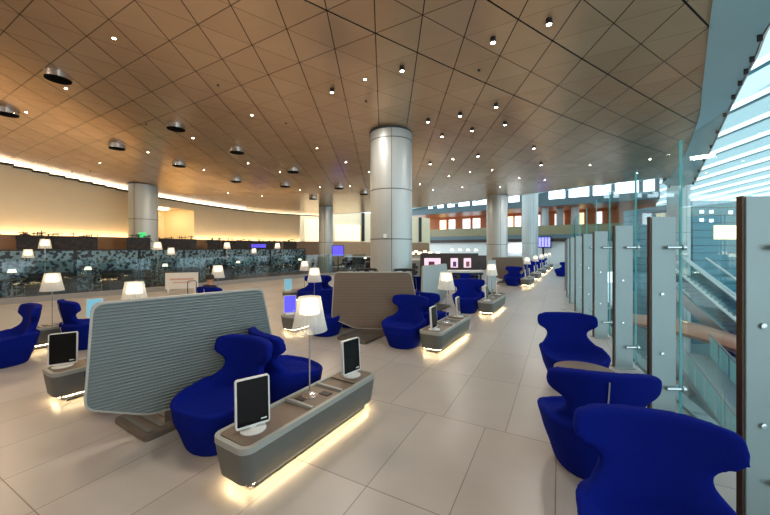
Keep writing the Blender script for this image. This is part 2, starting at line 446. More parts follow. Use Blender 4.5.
# lower wall bounded by openings
pts = [(-11,30),(-7.9,32),(-5.3,34),(-4.4,35),(-1.6,37),(.6,38.6),(6.4,43)]
struct('wall_back', wallstrip([(-12,28.5),(-7.9,33.2),(-1,38.5),(6.0,44.)], 0, 5.9), M['cream'])
def wallquad(name, ma, p0, p1, z0, z1, off=.1, label=None, cat=None, th=.08):
    p0 = Vector(p0); p1 = Vector(p1); t = p1-p0; L_ = t.length; ang = math.atan2(t.y, t.x); nrm = Vector((t.y,-t.x)).normalized()
    c = (p0+p1)/2 + nrm*off
    o = MB().box((0,0,0), (L_, th, z1-z0)).build(name, ma, loc=(c.x,c.y,(z0+z1)/2)); o.rotation_euler.z = ang
    if label: tag(o, label, cat)
    else: o['kind'] = 'structure'
    return o
def on_line(p0, p1, px):
    u = (px-HX)/F; x0,y0 = p0; dx, dy = p1[0]-p0[0], p1[1]-p0[1]
    t = (u*y0-x0)/(dx-u*dy); return (x0+dx*t, y0+dy*t)
L0, L1 = (-7.9,33.2), (-1,38.5)
lit = banded_mat('lit_pleated_wall', (255,238,200), (214,190,140), .35, .12, 0)
lit.node_tree.nodes['Principled BSDF'].inputs['Emission Color'].default_value = srgb(255,232,186); lit.node_tree.nodes['Principled BSDF'].inputs['Emission Strength'].default_value = .75
wallquad('window_1', lit, on_line(L0,L1,304.5), on_line(L0,L1,320), 2.6, 4.9)
wallquad('window_2', lit, on_line(L0,L1,334.5), on_line(L0,L1,359.5), 2.7, 4.5)
wallquad('trim_6', M['dado'], on_line(L0,L1,296), on_line(L0,L1,372), 0, 2.6, .14)
for i, px in enumerate((362.5, 419.5)):
    l0, l1 = ((-1,38.5),(6,44.)) if px > 380 else (L0, L1)
    p = on_line(l0, l1, px); o = MB().box((0,0,0), (.35,.1,3.2)).build('wall_bar', M['black'], loc=(p[0]+.08,p[1]-.2,4.3))
    tag(o, ['slim black vertical bar on the cream wall left of the big column','slim black vertical bar on the cream wall right of the big column'][i], 'wall bar')
wallquad('trim_7', M['dado'], on_line((-1,38.5),(6,44.),405), on_line((-1,38.5),(6,44.),428), 0, 2.6, .14)

struct('wall_sky_blocker', MB().box((-9.5,-8.2,3.4),(25,.2,7.2)), M['cream'])  # unseen, added behind the camera to keep blue sky light out
# floor slab of the lounge, its edge runs along the glass
EDGE = [(2.75,-8),(2.78,0),(2.85,1.6),(3.1,2.6),(3.65,3.95),(4.25,5.5),(5.05,7.3),(5.7,8.8),(6.45,10.4),(7.8,13.2),(10.2,18),(13,23.2),(17,29),(26,35.5)]
edge = [tuple(p) for p in densify(EDGE, 4)]
poly = edge + [(30,33),(34,44),(34,60),(-24,60),(-24,-8)]
poly = edge + [(26,62),(-24,62),(-24,-8)]
mb = MB(); nn = len(poly)
import mathutils.geometry as mg
def flat(poly, z):
    tri = mg.tessellate_polygon([[Vector((x,y,0)) for x,y in poly]]); return [Vector((x,y,z)) for x,y in poly], [tuple(t) for t in tri]
v_, f_ = flat(poly, 0); mb.add(v_, f_); v_, f_ = flat(poly, -.45); mb.add(v_, f_)
for i in range(nn):
    a, b = poly[i], poly[(i+1) % nn]; mb.quad((a[0],a[1],0),(b[0],b[1],0),(b[0],b[1],-.45),(a[0],a[1],-.45))
struct('floor', mb, M['floor'])
mb = MB()
oe = offset(edge, -.09)
for a, b in zip(oe, oe[1:]):
    if a[1] < 28: mb.box(((a[0]+b[0])/2,(a[1]+b[1])/2,-.03), (math.dist(a,b)+.02,.16,.12), math.atan2(b[1]-a[1],b[0]-a[0]))
struct('trim_8', mb, M['post'])

# raised dark dining floor on the left with its kerb
KERB = [(-20,4),(-16.5,8.2),(-13.5,11.6),(-10.1,15.5),(-6.6,21),(-1.5,25.6),(2.4,27.8)]
kd = [tuple(p) for p in densify(KERB, 6)]
mb = MB()
for a, b in zip(kd, kd[1:]): mb.box(((a[0]+b[0])/2,(a[1]+b[1])/2,.1), (math.dist(a,b)+.03,.3,.2), math.atan2(b[1]-a[1],b[0]-a[0]))
struct('trim_9', mb, M['stone'])
cp = [p for p in kd] + [(1,33),(-6,33)] + [tuple(p) for p in offset(W,.1) if p[1] > 3 and p[1] < 31]
v_, f_ = flat(cp, .03); struct('floor_dining', MB().add(v_, f_), M['carpet'])

# ------------------------------------------------------------------ columns
def column(loc, r, z1, name_label, z0=0, seams=(1.9,3.9), collar=True):
    t = empty('round_column', (loc[0],loc[1],0), 0, name_label, 'column')
    MB().tube((0,0,z0),(0,0,z1), r, n=48).build('shaft', M['column'], t, smooth=True)
    mb = MB()
    for z in seams: mb.tube((0,0,z-.012),(0,0,z+.012), r+.004, n=48)
    mb.box((0,-r-.001,(z1+z0)/2),(.012,.012,z1-z0))
    mb.build('joint', M['seam'], t, smooth=True)
    if collar: MB().tube((0,0,z1-.035),(0,0,z1+.05), r+.025, n=48).build('collar', M['seam'], t, smooth=True)
    return t
main = column((.2,10.62), .67, zc(.2,10.6)+.02, 'thickest pale metal column in the middle, rising to the ceiling behind a taupe panel', seams=(2.26,3.79,5.36))
MB().box((-.2,-.66,2.35),(.1,.05,.12)).build('switch_plate', M['casing'], main, bevel=.01)
lc = column((-13.1,17.9), .67, zc(-13.1,17.9)+.02, 'wide metal column at the left before the long cream wall', seams=(2.0,3.5))
MB().box((.42,-.66,2.66),(.34,.06,.24)).build('exit_sign', M['green'], lc)
column((-4.7,26.2), .55, zc(-4.7,26.2)+.02, 'slim metal column left of the thick middle column, half gold half blue', seams=(2.4,))
column((7.6,22.4), .68, zc(7.6,22.4)+.02, 'pale column right of the middle, behind the far taupe panel', seams=(2.2,))
column((13.4,30.5), .7, 7.4, 'column beyond the ceiling edge next to the purple flight board', seams=(2.4,))
column((20.0,22.5), .62, 8.5, 'white atrium column seen through the glass beside the teal tower', z0=-5, seams=(0,3))
for i, (px, Y) in enumerate(((545,42),(560,43),(575,41))):
    p = fl(px, Y); column((p.x,p.y), .45, 8.5, ['leftmost thin far column at the upper gallery','middle thin far column at the upper gallery','rightmost thin far column at the upper gallery'][i], z0=0, seams=(4,), collar=False)

# ------------------------------------------------------------------ upholstered chair
def chair_proto():
    mb = MB(); n = 40; rings = []
    def ring(rx, ry, zf, cy=0, k=.74):
        r = []
        for i in range(n):
            t = 2*PI*i/n; ct, st = math.cos(t), math.sin(t)
            sx = math.copysign(abs(ct)**k, ct); sy = math.copysign(abs(st)**k, st)
            r.append(Vector((rx*sx, cy+ry*sy, zf(st) if callable(zf) else zf)))
        return r
    rim = lambda s: .455 + .07*max(0, 1-abs(s-.15)*1.1) + .06*max(0, s)   # s=-1 front .. 1 back
    rings = [ring(.28,.29,0,0,.9), ring(.31,.315,.06,0,.9), ring(.345,.345,.17,0,.85), ring(.39,.38,.29), ring(.43,.40,lambda s: rim(s)-.07,.02), ring(.445,.412,lambda s: rim(s)-.02,.02), ring(.43,.40,lambda s: rim(s),.02),
             ring(.395,.365,lambda s: rim(s)-.005,.02), ring(.35,.34,lambda s: rim(s)-.045), ring(.26,.26,.42), ring(.13,.13,.405)]
    mb.loft(rings)
    # back shell: closed loft of thick cross strips from seat to head
    prof = [(.36,.40,.28,1.2),(.46,.41,.31,1.15),(.53,.375,.325,1.0),(.59,.32,.34,.8),(.64,.28,.35,.65),(.69,.275,.36,.6),(.735,.31,.37,.6),(.775,.38,.38,.65),(.81,.415,.387,.66),(.86,.425,.393,.64),(.91,.423,.399,.62),(.95,.415,.403,.60),(.985,.40,.405,.58)]
    rs = []; m_ = 14; th = .055
    for z, w, y0, k in prof:
        f = []; bk_ = []
        for i in range(m_+1):
            x = -w + 2*w*i/m_; e = 1-abs(x/w)**8*.3
            zz = z - max(0, z-.84)*.22*abs(x/w)**5
            f.append(Vector((x, y0-k*x*x-th*e, zz))); bk_.append(Vector((x, y0-k*x*x+th*e, zz)))
        rs.append(f+bk_[::-1])
    mb.loft(rs)
    o = mb.build('shell_raw', M['blue'])
    md = o.modifiers.new('r', 'REMESH'); md.mode = 'VOXEL'; md.voxel_size = .017
    ms = o.modifiers.new('s', 'SMOOTH'); ms.iterations = 6; ms.factor = .5
    dg = bpy.context.evaluated_depsgraph_get(); me = bpy.data.meshes.new_from_object(o.evaluated_get(dg))
    bpy.data.objects.remove(o); me.shade_smooth(); me.name = 'upholstered_shell'
    if not me.materials: me.materials.append(M['blue'])
    t = empty('wingback_armchair', cat='armchair')
    s = bpy.data.objects.new('upholstered_shell', me); COL.objects.link(s); s.parent = t
    MB().path([(0,.468,.93),(0,.447,.8),(0,.420,.68),(0,.398,.55),(0,.435,.44),(0,.40,.28),(0,.352,.12),(0,.312,.04)], .006, 6).build('zipper', M['zip'], t)
    MB().lathe([(.27,0),(.27,.015),(.25,.02)], 32).build('foot_ring', M['black'], t)
    return t
CH = chair_proto()
AU = Vector((.52,.854)).normalized(); AN = Vector((AU.y,-AU.x))
def un(u, n): p = AU*u + AN*n; return (p.x, p.y, 0)
# local front is -y: facing direction angle a (of the facing vector) -> rz = a + 90deg
def face(dx, dy): return math.atan2(dy, dx) + PI/2
SEATG = 'blue winged armchairs of the lounge'
place(CH, (1.50,1.70,0), face(-.36,-.93), 'nearest blue winged armchair at the lower right, cut by the frame')
place(CH, (1.90,3.06,0), face(.26,.96), 'blue winged armchair turned away, zipper up its back, before the round table')
place(CH, (2.74,4.80,0), face(-.22,-.97), 'blue winged armchair facing us beyond the round table by the glass')
place(CH, (12.3,23.0,0), face(-.9,-.3), 'far blue armchair alone by the last glass post')
ang_u = math.atan2(AU.y, AU.x)
def chairs(u, n, la, lb, ra=0, rb=0, va=True, vb=True, bu=.58, bn=.02):
    if va: place(CH, un(u-.38, n+.05), face(*(-AU))+ra, la)
    if vb: place(CH, un(u+bu, n+bn), face(*AU)+rb, lb)
chairs(2.42, -3.31, 'blue winged armchair facing left beside the near end of the nearest console', 'blue winged armchair facing away, back to back behind the nearest console', .10, -.25)
chairs(6.35, -3.24, 'blue winged armchair right of the taupe ribbed panel, seat toward us', 'blue winged armchair half hidden behind the second console', .0, -.1, bu=.92, bn=.06)
chairs(10.45, -3.22, 'blue winged armchair facing us left of the third console', 'blue winged armchair hidden behind the third console', .35, 0)
for i, u in enumerate((18.7, 22.9, 27.1, 31.3, 35.5)):
    w = ['fourth','fifth','sixth','seventh','eighth'][i]
    chairs(u, -3.34-.08*i, f'blue armchair at the near end of the {w} console of the right row', f'blue armchair at the far end of the {w} console of the right row', vb=(i < 4))
chairs(2.3, -5.15, 'blue armchair whose dark base shows under the grey ribbed panel', 'x', vb=False)
chairs(6.2, -5.2, 'blue winged armchair seen from behind at the left edge of the taupe panel', 'blue armchair whose base shows under the left corner of the taupe panel', .3, 0)
chairs(10.3, -5.1, 'x', 'blue armchair peeping out right of the taupe panel before the big column', va=False)
chairs(1.80, -8.55, 'blue winged armchair cut by the left edge, facing left', 'x', vb=False)
chairs(2.02, -8.62, 'x', 'blue winged armchair second from the left, facing right toward the pale-blue screen', va=False)
chairs(4.7, -8.5, 'x', 'dark blue armchair in which the resting person sits', 0, .2, va=False)
chairs(9.0, -8.4, 'blue armchair left of the taupe panel in the farther left row', 'blue armchair with rounded wing just left of the taupe panel top', .2, 0)

# round table between the right-hand armchairs
t = empty('side_table', (2.42,4.0,0), 0, 'round pale wooden side table between the armchairs by the glass', 'table')
MB().lathe([(.32,.49),(.335,.495),(.335,.512),(.32,.516)], 48).build('table_top', M['wood'], t, smooth=True)
MB().tube((0,0,.02),(0,0,.49),.022).build('stem', M['chrome'], t, smooth=True)
MB().lathe([(.2,0),(.2,.01),(.03,.025)], 36).build('base', M['chrome'], t, smooth=True)

# ------------------------------------------------------------------ consoles
def console_proto():
    t = empty('media_console', cat='console'); L_, W_ = .46, 1.9     # long axis is local y
    lv = [(.38,1.80,.09),(.40,1.83,.10),(.44,1.87,.25),(.46,1.90,.37)]
    MB().loft([[Vector((x,y,z)) for x,y in rrect(a,b,.10)] for a,b,z in lv]).build('body', M['shell'], t, smooth=True)
    out = rrect(.465,1.905,.10); inn = rrect(.38,1.82,.06)
    mb = MB(); k = len(out)
    vs = [Vector((x,y,.37)) for x,y in out]+[Vector((x,y,.42)) for x,y in out]+[Vector((x,y,.42)) for x,y in inn]+[Vector((x,y,.40)) for x,y in inn]
    fs = []
    for r in range(3):
        for i in range(k): fs.append((r*k+i, r*k+(i+1) % k, (r+1)*k+(i+1) % k, (r+1)*k+i))
    mb.add(vs, fs).build('rim', M['rim'], t, smooth=True)
    MB().prism(inn, .385, .402).build('wood_top', M['wood'], t)
    # raised shelf ends carry the screens
    for s in (-1, 1):
        MB().box((0, s*.72, .411),(.37,.36,.016)).build('end_shelf', M['wood'], t)
    MB().box((0,-.16,.42),(.37,.03,.03)).build('divider', M['rim'], t); MB().box((0,.30,.42),(.37,.03,.03)).build('divider', M['rim'], t)
    MB().box((0,.06,.408),(.37,.38,.012)).build('middle_shelf', M['wood'], t)
    for s, y in ((-1,-.06),(1,.16)):
        MB().box((s*.07,y,.418),(.12,.08,.008)).build('socket_plate', M['black'], t)
    MB().prism(rrect(.28,1.66,.05), .03, .09).build('plinth', M['seam'], t)
    mb = MB()
    for s in (-1,1):
        mb.box((s*.162,0,.082),(.02,1.66,.01)); mb.box((0,s*.86,.082),(.28,.02,.01))
    mb.build('light_strip', M['led'], t)
    for sx in (-1,1):
        for sy in (-1,1): MB().tube((sx*.11,sy*.80,0),(sx*.11,sy*.80,.09),.02).build('foot', M['chrome'], t, smooth=True)
    return t
CO = console_proto()
rz_row = ang_u - PI/2

def lamp_proto():
    t = empty('table_lamp', cat='lamp')
    MB().lathe([(.085,0),(.085,.012),(.02,.02)], 32).build('base', M['chrome'], t, smooth=True)
    MB().tube((0,0,.015),(0,0,.98),.008).build('pole', M['chrome'], t, smooth=True)
    sh = M.get('shade')
    if not sh:
        m, nt, b = newmat('pleated_shade'); b.inputs['Base Color'].default_value = srgb(238,236,228); b.inputs['Roughness'].default_value = .4
        b.inputs['Emission Color'].default_value = srgb(255,236,205); b.inputs['Emission Strength'].default_value = .10
        tr = nt.nodes.new('ShaderNodeBsdfTransparent'); mx = nt.nodes.new('ShaderNodeMixShader'); mx.inputs[0].default_value = .5
        nt.links.new(tr.outputs[0], mx.inputs[1]); nt.links.new(b.outputs[0], mx.inputs[2]); nt.links.new(mx.outputs[0], nt.nodes['Material Output'].inputs['Surface'])
        M['shade'] = sh = m
    MB().lathe([(.115,1.06),(.15,.86),(.185,.70)], 56, cap=False, pleat=.003).build('lamp_shade', sh, t)
    MB().lathe([(.02,1.04),(.085,1.035),(.108,.89),(.10,.88),(.02,.88)], 32).build('diffuser', M['lampglow'], t, smooth=True)
    return t
LP = lamp_proto()

def terminal_proto():
    t = empty('computer_terminal', cat='computer screen')          # screen faces local -y
    MB().lathe([(.11,0),(.11,.008),(.095,.014),(.0,.016)], 36).build('base', M['casing'], t, smooth=True)
    MB().tube((0,.02,.01),(0,.03,.08),.03,n=16).build('neck', M['casing'], t, smooth=True)
    rx = -.06
    mb = MB().slab([(x,z+.235) for x,z in rrect(.29,.415,.022)], -.014, .022); c = mb.build('casing', M['casing'], t, smooth=True); c.rotation_euler.x = rx
    d = MB().slab([(x,z+.24) for x,z in rrect(.262,.385,.008)], -.0165, -.0135).build('display', M['gloss_black'], t); d.rotation_euler.x = rx
    s = MB().box((.09,-.0175,.075),(.05,.002,.012)).build('sticker', M['casing'], t); s.rotation_euler.x = rx
    return t
TM = terminal_proto()

def set_console(u, n, who, lab_c, rot=0, screens=(0,1), sa=(.0,.0), lamp=True, disp=None):
    place(CO, un(u, n), rz_row+rot, lab_c)
    if lamp:
        x, y, _ = un(u+.03, n-.04); place(LP, (x,y,.414), 0, f'pleated glowing table lamp standing on {who}')
    for k in screens:
        x, y, _ = un(u+((-.70,.72)[k] if n > -5 else (-.78,.72)[k]), n-(.05 if n < -5 else 0)); 
        place(TM, (x,y,.419), sa[k], f"upright white-cased screen on the {('near','far')[k]} end of {who}")
set_console(2.56, -2.48, 'the nearest console', 'nearest long grey console with glowing underside and wooden top', sa=(math.radians(37), math.radians(50)))
set_console(6.64, -2.50, 'the second console', 'second grey console of the right row with glowing foot, right of the taupe panel', sa=(math.radians(60), math.radians(66)))
set_console(10.68, -2.52, 'the third console', 'third grey console of the right row, farther down the aisle', sa=(math.radians(62), math.radians(66)))
for i, u in enumerate((18.8, 23.0, 27.2, 31.4, 35.6)):
    w = ['fourth','fifth','sixth','seventh','eighth'][i]
    set_console(u, -2.62-.09*i, f'the {w} console', f'{w} grey console down the right-hand row, small with glowing foot', sa=(math.radians(62),)*2)
set_console(2.30, -5.89, 'the console left of the grey ribbed panel', 'grey console left of the grey ribbed panel with glowing foot', sa=(math.radians(34), 0), screens=(0,))
set_console(6.3, -5.95, 'the console left of the taupe panel', 'small grey console between the grey and taupe panels', sa=(math.radians(25),)*2, screens=(0,))
set_console(10.3, -5.9, 'the console hidden behind the taupe panel', 'grey console hidden behind the taupe panel with only its lamp showing', screens=())
set_console(2.2, -9.3, 'the console behind the leftmost armchairs', 'grey console behind the two leftmost blue armchairs', screens=(1,), sa=(0, math.radians(38)))
set_console(5.7, -9.2, 'the console behind the grey ribbed panel', 'grey console hidden behind the grey ribbed panel', screens=())
set_console(9.2, -9.2, 'the farthest left console', 'small far console in line with the taupe panel left edge', screens=(0,), sa=(math.radians(40),0))
for o in S.objects:      # three of the left screens are switched on
    l = o.get('label', '')
    if 'console behind the leftmost' in l and 'screen' in l or 'left of the taupe panel' in l and l.startswith('upright') or 'farthest left console' in l and l.startswith('upright'):
        for c in o.children:
            if c.name.startswith('display'):
                c.data = c.data.copy(); c.data.materials[0] = M['purple'] if 'taupe' in l else M['cyan']
        o['label'] = l.replace('upright white-cased screen', 'switched-on purple screen' if 'taupe' in l else 'switched-on pale blue screen')

# ------------------------------------------------------------------ tilting privacy panels
PP = [(-.86,1.45),(.86,1.45),(1.0,.75),(.72,.30),(.3,.17),(-.4,.19),(-.92,.42)]
def panel(loc, ang, ma, label, ribs=True, rib_side=-1, plate=True, sc=1, plate_c=None):
    t = empty('privacy_panel', (loc[0],loc[1],0), ang, label, 'privacy panel')
    P = round_poly(PP, .09); 
    MB().slab(P, -.022, .022).build('board', ma, t, bevel=0)
    # pale edge band
    mb = MB(); k = len(P); cx = sum(p[0] for p in P)/k; cz = sum(p[1] for p in P)/k
    Q = [(cx+(x-cx)*.985, cz+(z-cz)*.978) for x,z in P]
    O = [(cx+(x-cx)*1.004, cz+(z-cz)*1.006) for x,z in P]
    vs = []
    for y in (-.03,.03): vs += [Vector((x,y,z)) for x,z in O]+[Vector((x,y,z)) for x,z in Q]
    fs = []
    for i in range(k):
        j = (i+1) % k
        fs += [(i,j,k+j,k+i),(2*k+i,2*k+j,3*k+j,3*k+i),(i,j,2*k+j,2*k+i),(k+i,k+j,3*k+j,3*k+i)]
    mb.add(vs, fs).build('edge_band', M['p_edge'], t)
    if ribs:
        mb = MB(); z = .2
        def span(z):
            xs = []
            for i in range(k):
                (x0,z0),(x1,z1) = Q[i], Q[(i+1) % k]
                if (z0-z)*(z1-z) < 0: xs.append(x0+(x1-x0)*(z-z0)/(z1-z0))
            return (min(xs), max(xs)) if len(xs) > 1 else None
        while z < 1.43:
            s = span(z)
            if s:
                y = rib_side*.022; vs = []
                for x in s: vs += [Vector((x, y, z-.010)), Vector((x, y+rib_side*.009, z)), Vector((x, y, z+.010))]
                mb.add(vs, [(0,1,4,3),(1,2,5,4),(0,2,1),(3,4,5)])
            z += .034
        mb.build('ribs', ma, t)
    if plate:
        inv = Matrix.Rotation(-ang, 3, 'Z')
        pc = inv @ Vector((plate_c[0]-loc[0], plate_c[1]-loc[1], 0))
        rz = rz_row-ang
        g = MB().prism(rrect(.76,1.15,.05), 0, .06).build('foot_plate', M['plate'], t, bevel=.006); g.location = pc; g.rotation_euler.z = rz
        mb = MB()
        for i in range(9): mb.box((0,-.5+.125*i,.064),(.62,.05,.01))
        h = mb.build('grille', M['shell'], g)
        MB().box((0,0,.15),(.5,.05,.22)).build('stand', M['plate'], t)
    return t
panel((-2.28,3.86), math.radians(44.5), M['p_grey'], 'large grey ribbed privacy panel at the left front, on a dark foot plate', plate_c=un(2.18,-4.22))
panel((-.28,7.41), 0, M['p_brown'], 'wide taupe ribbed privacy panel in the middle, before the big column', plate_c=un(6.15,-4.25))
panel((1.60,10.55), math.radians(56), M['p_pale'], 'smooth pale grey privacy panel right of the big column, behind a glowing lamp', ribs=False, plate_c=un(10.15,-4.3))
panel((4.45,13.8), math.radians(62), M['p_pale'], 'narrow-looking pale panel behind the third console lamp', ribs=False, plate_c=un(14.1,-3.3))
panel((7.0,18.95), math.radians(-3), M['p_brown'], 'far taupe privacy panel at the foot of the right column', plate_c=(7.0,19.0))

# ------------------------------------------------------------------ glass screen with steel posts
POSTS = [(2.50,2.33),(3.11,3.9),(3.80,5.5),(4.63,7.35),(5.26,8.8),(5.98,10.4),(6.6,11.8),(7.26,13.2),(8.4,15.4),(9.7,17.8)]
words = ['nearest','second nearest','third nearest','fourth nearest','fifth nearest','sixth nearest','seventh nearest','eighth nearest','ninth nearest','farthest']
prev = None
lines = []
for i, (x, y) in enumerate(POSTS):
    a = 0.0 - .02*i
    w = .30
    t = empty('glazing_post', (x,y,0), a, f'{words[i]} flat steel post of the glass screen on the right', 'post')
    MB().box((w/2+.02,0,1.18),(w-.02,.035,2.36)).build('plate', M['post'], t, bevel=.003)
    MB().box((.006,.0,1.18),(.010,.040,2.362)).build('bronze_edge', M['postedge'], t)
    for z in (.75,1.45):
        MB().lathe([(.020,0),(.020,.006),(.008,.008)], 16).build('bolt_head', M['chrome'], t).matrix_local = Matrix.Translation((w*.48,-.025,z)) @ Matrix.Rotation(PI/2,4,'X')
    for z in (.35, 2.0):
        MB().tube((w*.6,-.045,z),(w+.06,-.045,z),.02,n=14).tube((w+.05,-.045,z),(w+.085,-.045,z),.035,n=14).build('glass_clamp', M['chrome'], t, smooth=True)
    MB().box((w/2,0,.01),(w,.2,.02)).build('foot_plate', M['post'], t)
    lines.append(Vector((x+w+.055, y-.03)))
lines = [Vector((2.72,.7))]+lines
for i in range(len(lines)-1):
    a, b = lines[i], lines[i+1]; d = b-a; Ln = d.length; an = math.atan2(d.y,d.x); c = (a+b)/2
    t = empty('glass_pane', (c.x,c.y,.05), an, f'tall clear glass pane ending at the {words[i]} steel post', 'glass pane')
    MB().box((0,0,1.6),(Ln-.03,.016,3.2)).build('glass', M['glass'], t)
    MB().box((Ln/2-.014,0,1.6),(.012,.018,3.2)).build('polished_edge', M['edge'], t)
    MB().box((-Ln/2+.014,0,1.6),(.006,.018,3.2)).build('polished_edge', M['edge'], t)

# ------------------------------------------------------------------ ceiling fixtures
def disc_proto():
    t = empty('ceiling_speaker', cat='ceiling fitting')
    MB().tube((0,0,-.13),(0,0,.02),.26,n=36).build('ring', M['chrome'], t, smooth=True)
    MB().tube((0,0,-.145),(0,0,-.12),.25,n=36).build('grille', M['matt'], t, smooth=True)
    return t
def spot_proto():
    t = empty('surface_spotlight', cat='spotlight')
    MB().tube((0,0,-.09),(0,0,.02),.055,n=20).build('can', M['black'], t, smooth=True)
    MB().tube((0,0,-.094),(0,0,-.088),.04,n=20).build('lens', M['spot'], t, smooth=True)
    return t
def down_proto():
    t = empty('recessed_downlight', cat='downlight')
    MB().tube((0,0,-.012),(0,0,.02),.05,n=20).build('trim_ring', M['chrome'], t, smooth=True)
    MB().tube((0,0,-.016),(0,0,-.008),.038,n=20).build('lens', M['spot'], t, smooth=True)
    return t
DI, SP, DN = disc_proto(), spot_proto(), down_proto()
def fix(proto, pts, what, group, s=None):
    for px, py in pts:
        p = on_ceiling(px, py)
        place(proto, p, 0, what, group, s)
fix(DI, [(58,74),(7,110),(176,125),(117,145),(179,163),(237,149),(236,179),(293,169),(285,184),(313,197),(339,186),(364,192)], 'round black ceiling disc with silver rim on the copper ceiling', 'black silver-rimmed ceiling discs')
fix(SP, [(493,38),(402,67),(332,89),(496,104),(460,113),(428,119),(505,122),(472,128),(442,134),(534,146),(478,154),(430,162),(541,163),(549,19.5)], 'small black cylindrical spotlight with bright lens under the ceiling', 'black cylinder spotlights right of the middle', 1.0)
fix(DN, [(114,38),(66,88),(26,112),(252,115),(193,138),(148,152),(100,163),(248,163),(204,170),(365,79),(317,148),(346,162),(369,172),(280,172),(453,159),(449,176),(470,172),(492,170),(650,159),(590,165),(637,173),(519,178),(545,180),(420,184),(433,190),(462,187),(500,187),(228,193),(262,196),(300,190),(320,187),(350,186)], 'tiny bright recessed downlight in the copper ceiling', 'recessed bright downlights', .8)
sm = MB().tube((0,0,-.03),(0,0,.01),.03,n=14).build('smoke_detector', M['black'], smooth=True); tag(sm, None, 'detector')
fix(sm, [(218,85),(366,101),(286,123),(479,70),(146,124),(37,179),(90,171),(26,177),(72,172)], 'tiny dark detector dot on the ceiling', 'dark ceiling detectors')
# the downlights' beams (real lamps just under the ceiling)
def area(name, loc, size, power, col, rot=(0,0,0), sy=None, spread=None):
    l = bpy.data.lights.new(name, 'AREA'); l.size = size; l.energy = power; l.color = col
    if sy: l.shape = 'RECTANGLE'; l.size_y = sy
    if spread: l.spread = spread
    o = bpy.data.objects.new(name, l); COL.objects.link(o); o.location = loc; o.rotation_euler = rot; return o
for (x, y) in [(-9,6),(-4,5),(0,4),(-13,11),(-7,11),(-1,9),(4,9),(-9,16),(-3,16),(3,15),(8,15),(-3,23),(4,22),(-8,22),(-14,4),(9,20),(-4,0),(0,-2)]:
    area('downlight_beam', (x,y,zc(x,y)-.15), .6, 135 if x < -7 else (95 if x < -2 else 78), (1,.74,.50) if x < -7 else ((1,.80,.60) if x < -2 else (1,.90,.80)))

# ------------------------------------------------------------------ left dining zone
SL = [(-16.5,10.6),(-15.4,12.6),(-13.9,14.8),(-12.3,16.5),(-11.6,19),(-10.7,22),(-8.8,25.3),(-6.6,27.3)]
sd = [tuple(p) for p in densify(SL, 3)]
for i in range(0, len(sd)-1, 3):
    a, b = Vector(sd[i]), Vector(sd[i+3] if i+3 < len(sd) else sd[-1]); d = b-a; c = (a+b)/2
    t = empty('patterned_screen', (c.x,c.y,.03), math.atan2(d.y,d.x), None, 'screen', 'leaf-patterned screens along the dining area')
    px = HX+F*c.x/c.y
    t['label'] = f"blue-grey leaf-patterned screen in the dining area, {['leftmost','second from left','third from left','fourth from left','fifth from left','sixth from left','last on the right'][i//3]}"
    MB().box((0,0,.92),(d.length-.05,.05,1.8)).build('leaf_panel', M['lattice'], t)
    MB().box((-d.length/2+.03,0,.95),(.06,.09,1.9)).box((d.length/2-.03,0,.95),(.06,.09,1.9)).box((0,0,1.86),(d.length,.09,.05)).build('frame', M['black'], t)
for i, (px, w, Y) in enumerate(((31,22,14.2),(73,44,15.4),(139,22,17.0),(176,42,19.6),(214,14,22.8),(237,30,24.8),(264,38,26.9),(290,15,27))):
    p = fl(px, Y); wm = w/F*Y*.85
    t = empty('openwork_divider', (p.x,p.y,.03), math.radians(42-6*i*.6), None, 'divider', 'black openwork dividers before the cream wall')
    t['label'] = 'tall black openwork divider before the cream wall, ' + ['leftmost of all','widest one at the left','just left of the metal column','right of the metal column','narrow one right of the lit recess','left of the purple text display','carrying the purple text display','last one toward the middle'][i]
    MB().box((0,0,1.25),(wm,.35,2.45)).build('openwork_body', M['cutout'], t)
    mb = MB(); r = random.Random(i)
    for k in range(26):
        x = r.uniform(-wm/2,wm/2); z = r.uniform(2.2,2.62); mb.box((x,-.19,z),(r.uniform(.1,.35),.03,.03),0).box((x,-.19,z-.05),(.03,.03,r.uniform(.1,.3)))
    mb.build('twigs', M['black'], t)
    if i == 6: MB().box((-.4,-.2,2.1),(1.1,.03,.28)).build('text_display', M['purple'], t)
# glass panels on the kerb
kk = kd[6:33:3]
for i in range(len(kk)-1):
    a, b = Vector(kk[i]), Vector(kk[i+1]); d = b-a; c = (a+b)/2
    t = empty('kerb_glass', (c.x,c.y,.2), math.atan2(d.y,d.x), None, 'glass panel', 'low glass panels on the dining kerb')
    t['label'] = 'frameless glass panel standing on the grey kerb of the dining area'
    MB().box((0,0,.65),(d.length-.04,.014,1.3)).build('glass', M['frost'], t)
def cafe_chair_proto():
    t = empty('dining_chair', cat='chair')
    MB().prism(rrect(.46,.46,.08), .42, .48).build('seat', M['charcoal'], t, bevel=.01)
    r = []
    for z, y in ((.46,.2),(.62,.25),(.78,.30),(.86,.33)):
        r.append([Vector((x, y-.35*x*x*1.5+dy, z)) for x, dy in [(-.23+.046*k,0) for k in range(11)]+[(.23-.046*k,.03) for k in range(11)]])
    MB().loft(r).build('backrest', M['charcoal'], t, smooth=True)
    for sx in (-1,1):
        for sy in (-1,1): MB().tube((sx*.18,sy*.17,.42),(sx*.23,sy*.24,0),.012).build('leg', M['chrome'], t, smooth=True)
    return t
CC = cafe_chair_proto()
def cafe_table_proto():
    t = empty('dining_table', cat='table')
    MB().lathe([(.44,.71),(.45,.72),(.45,.74),(.44,.75)],36).build('table_top', M['darkwood'], t, smooth=True)
    MB().tube((0,0,.02),(0,0,.71),.03).build('stem', M['chrome'], t, smooth=True); MB().lathe([(.25,0),(.25,.015),(.04,.03)],30).build('base', M['chrome'], t, smooth=True)
    return t
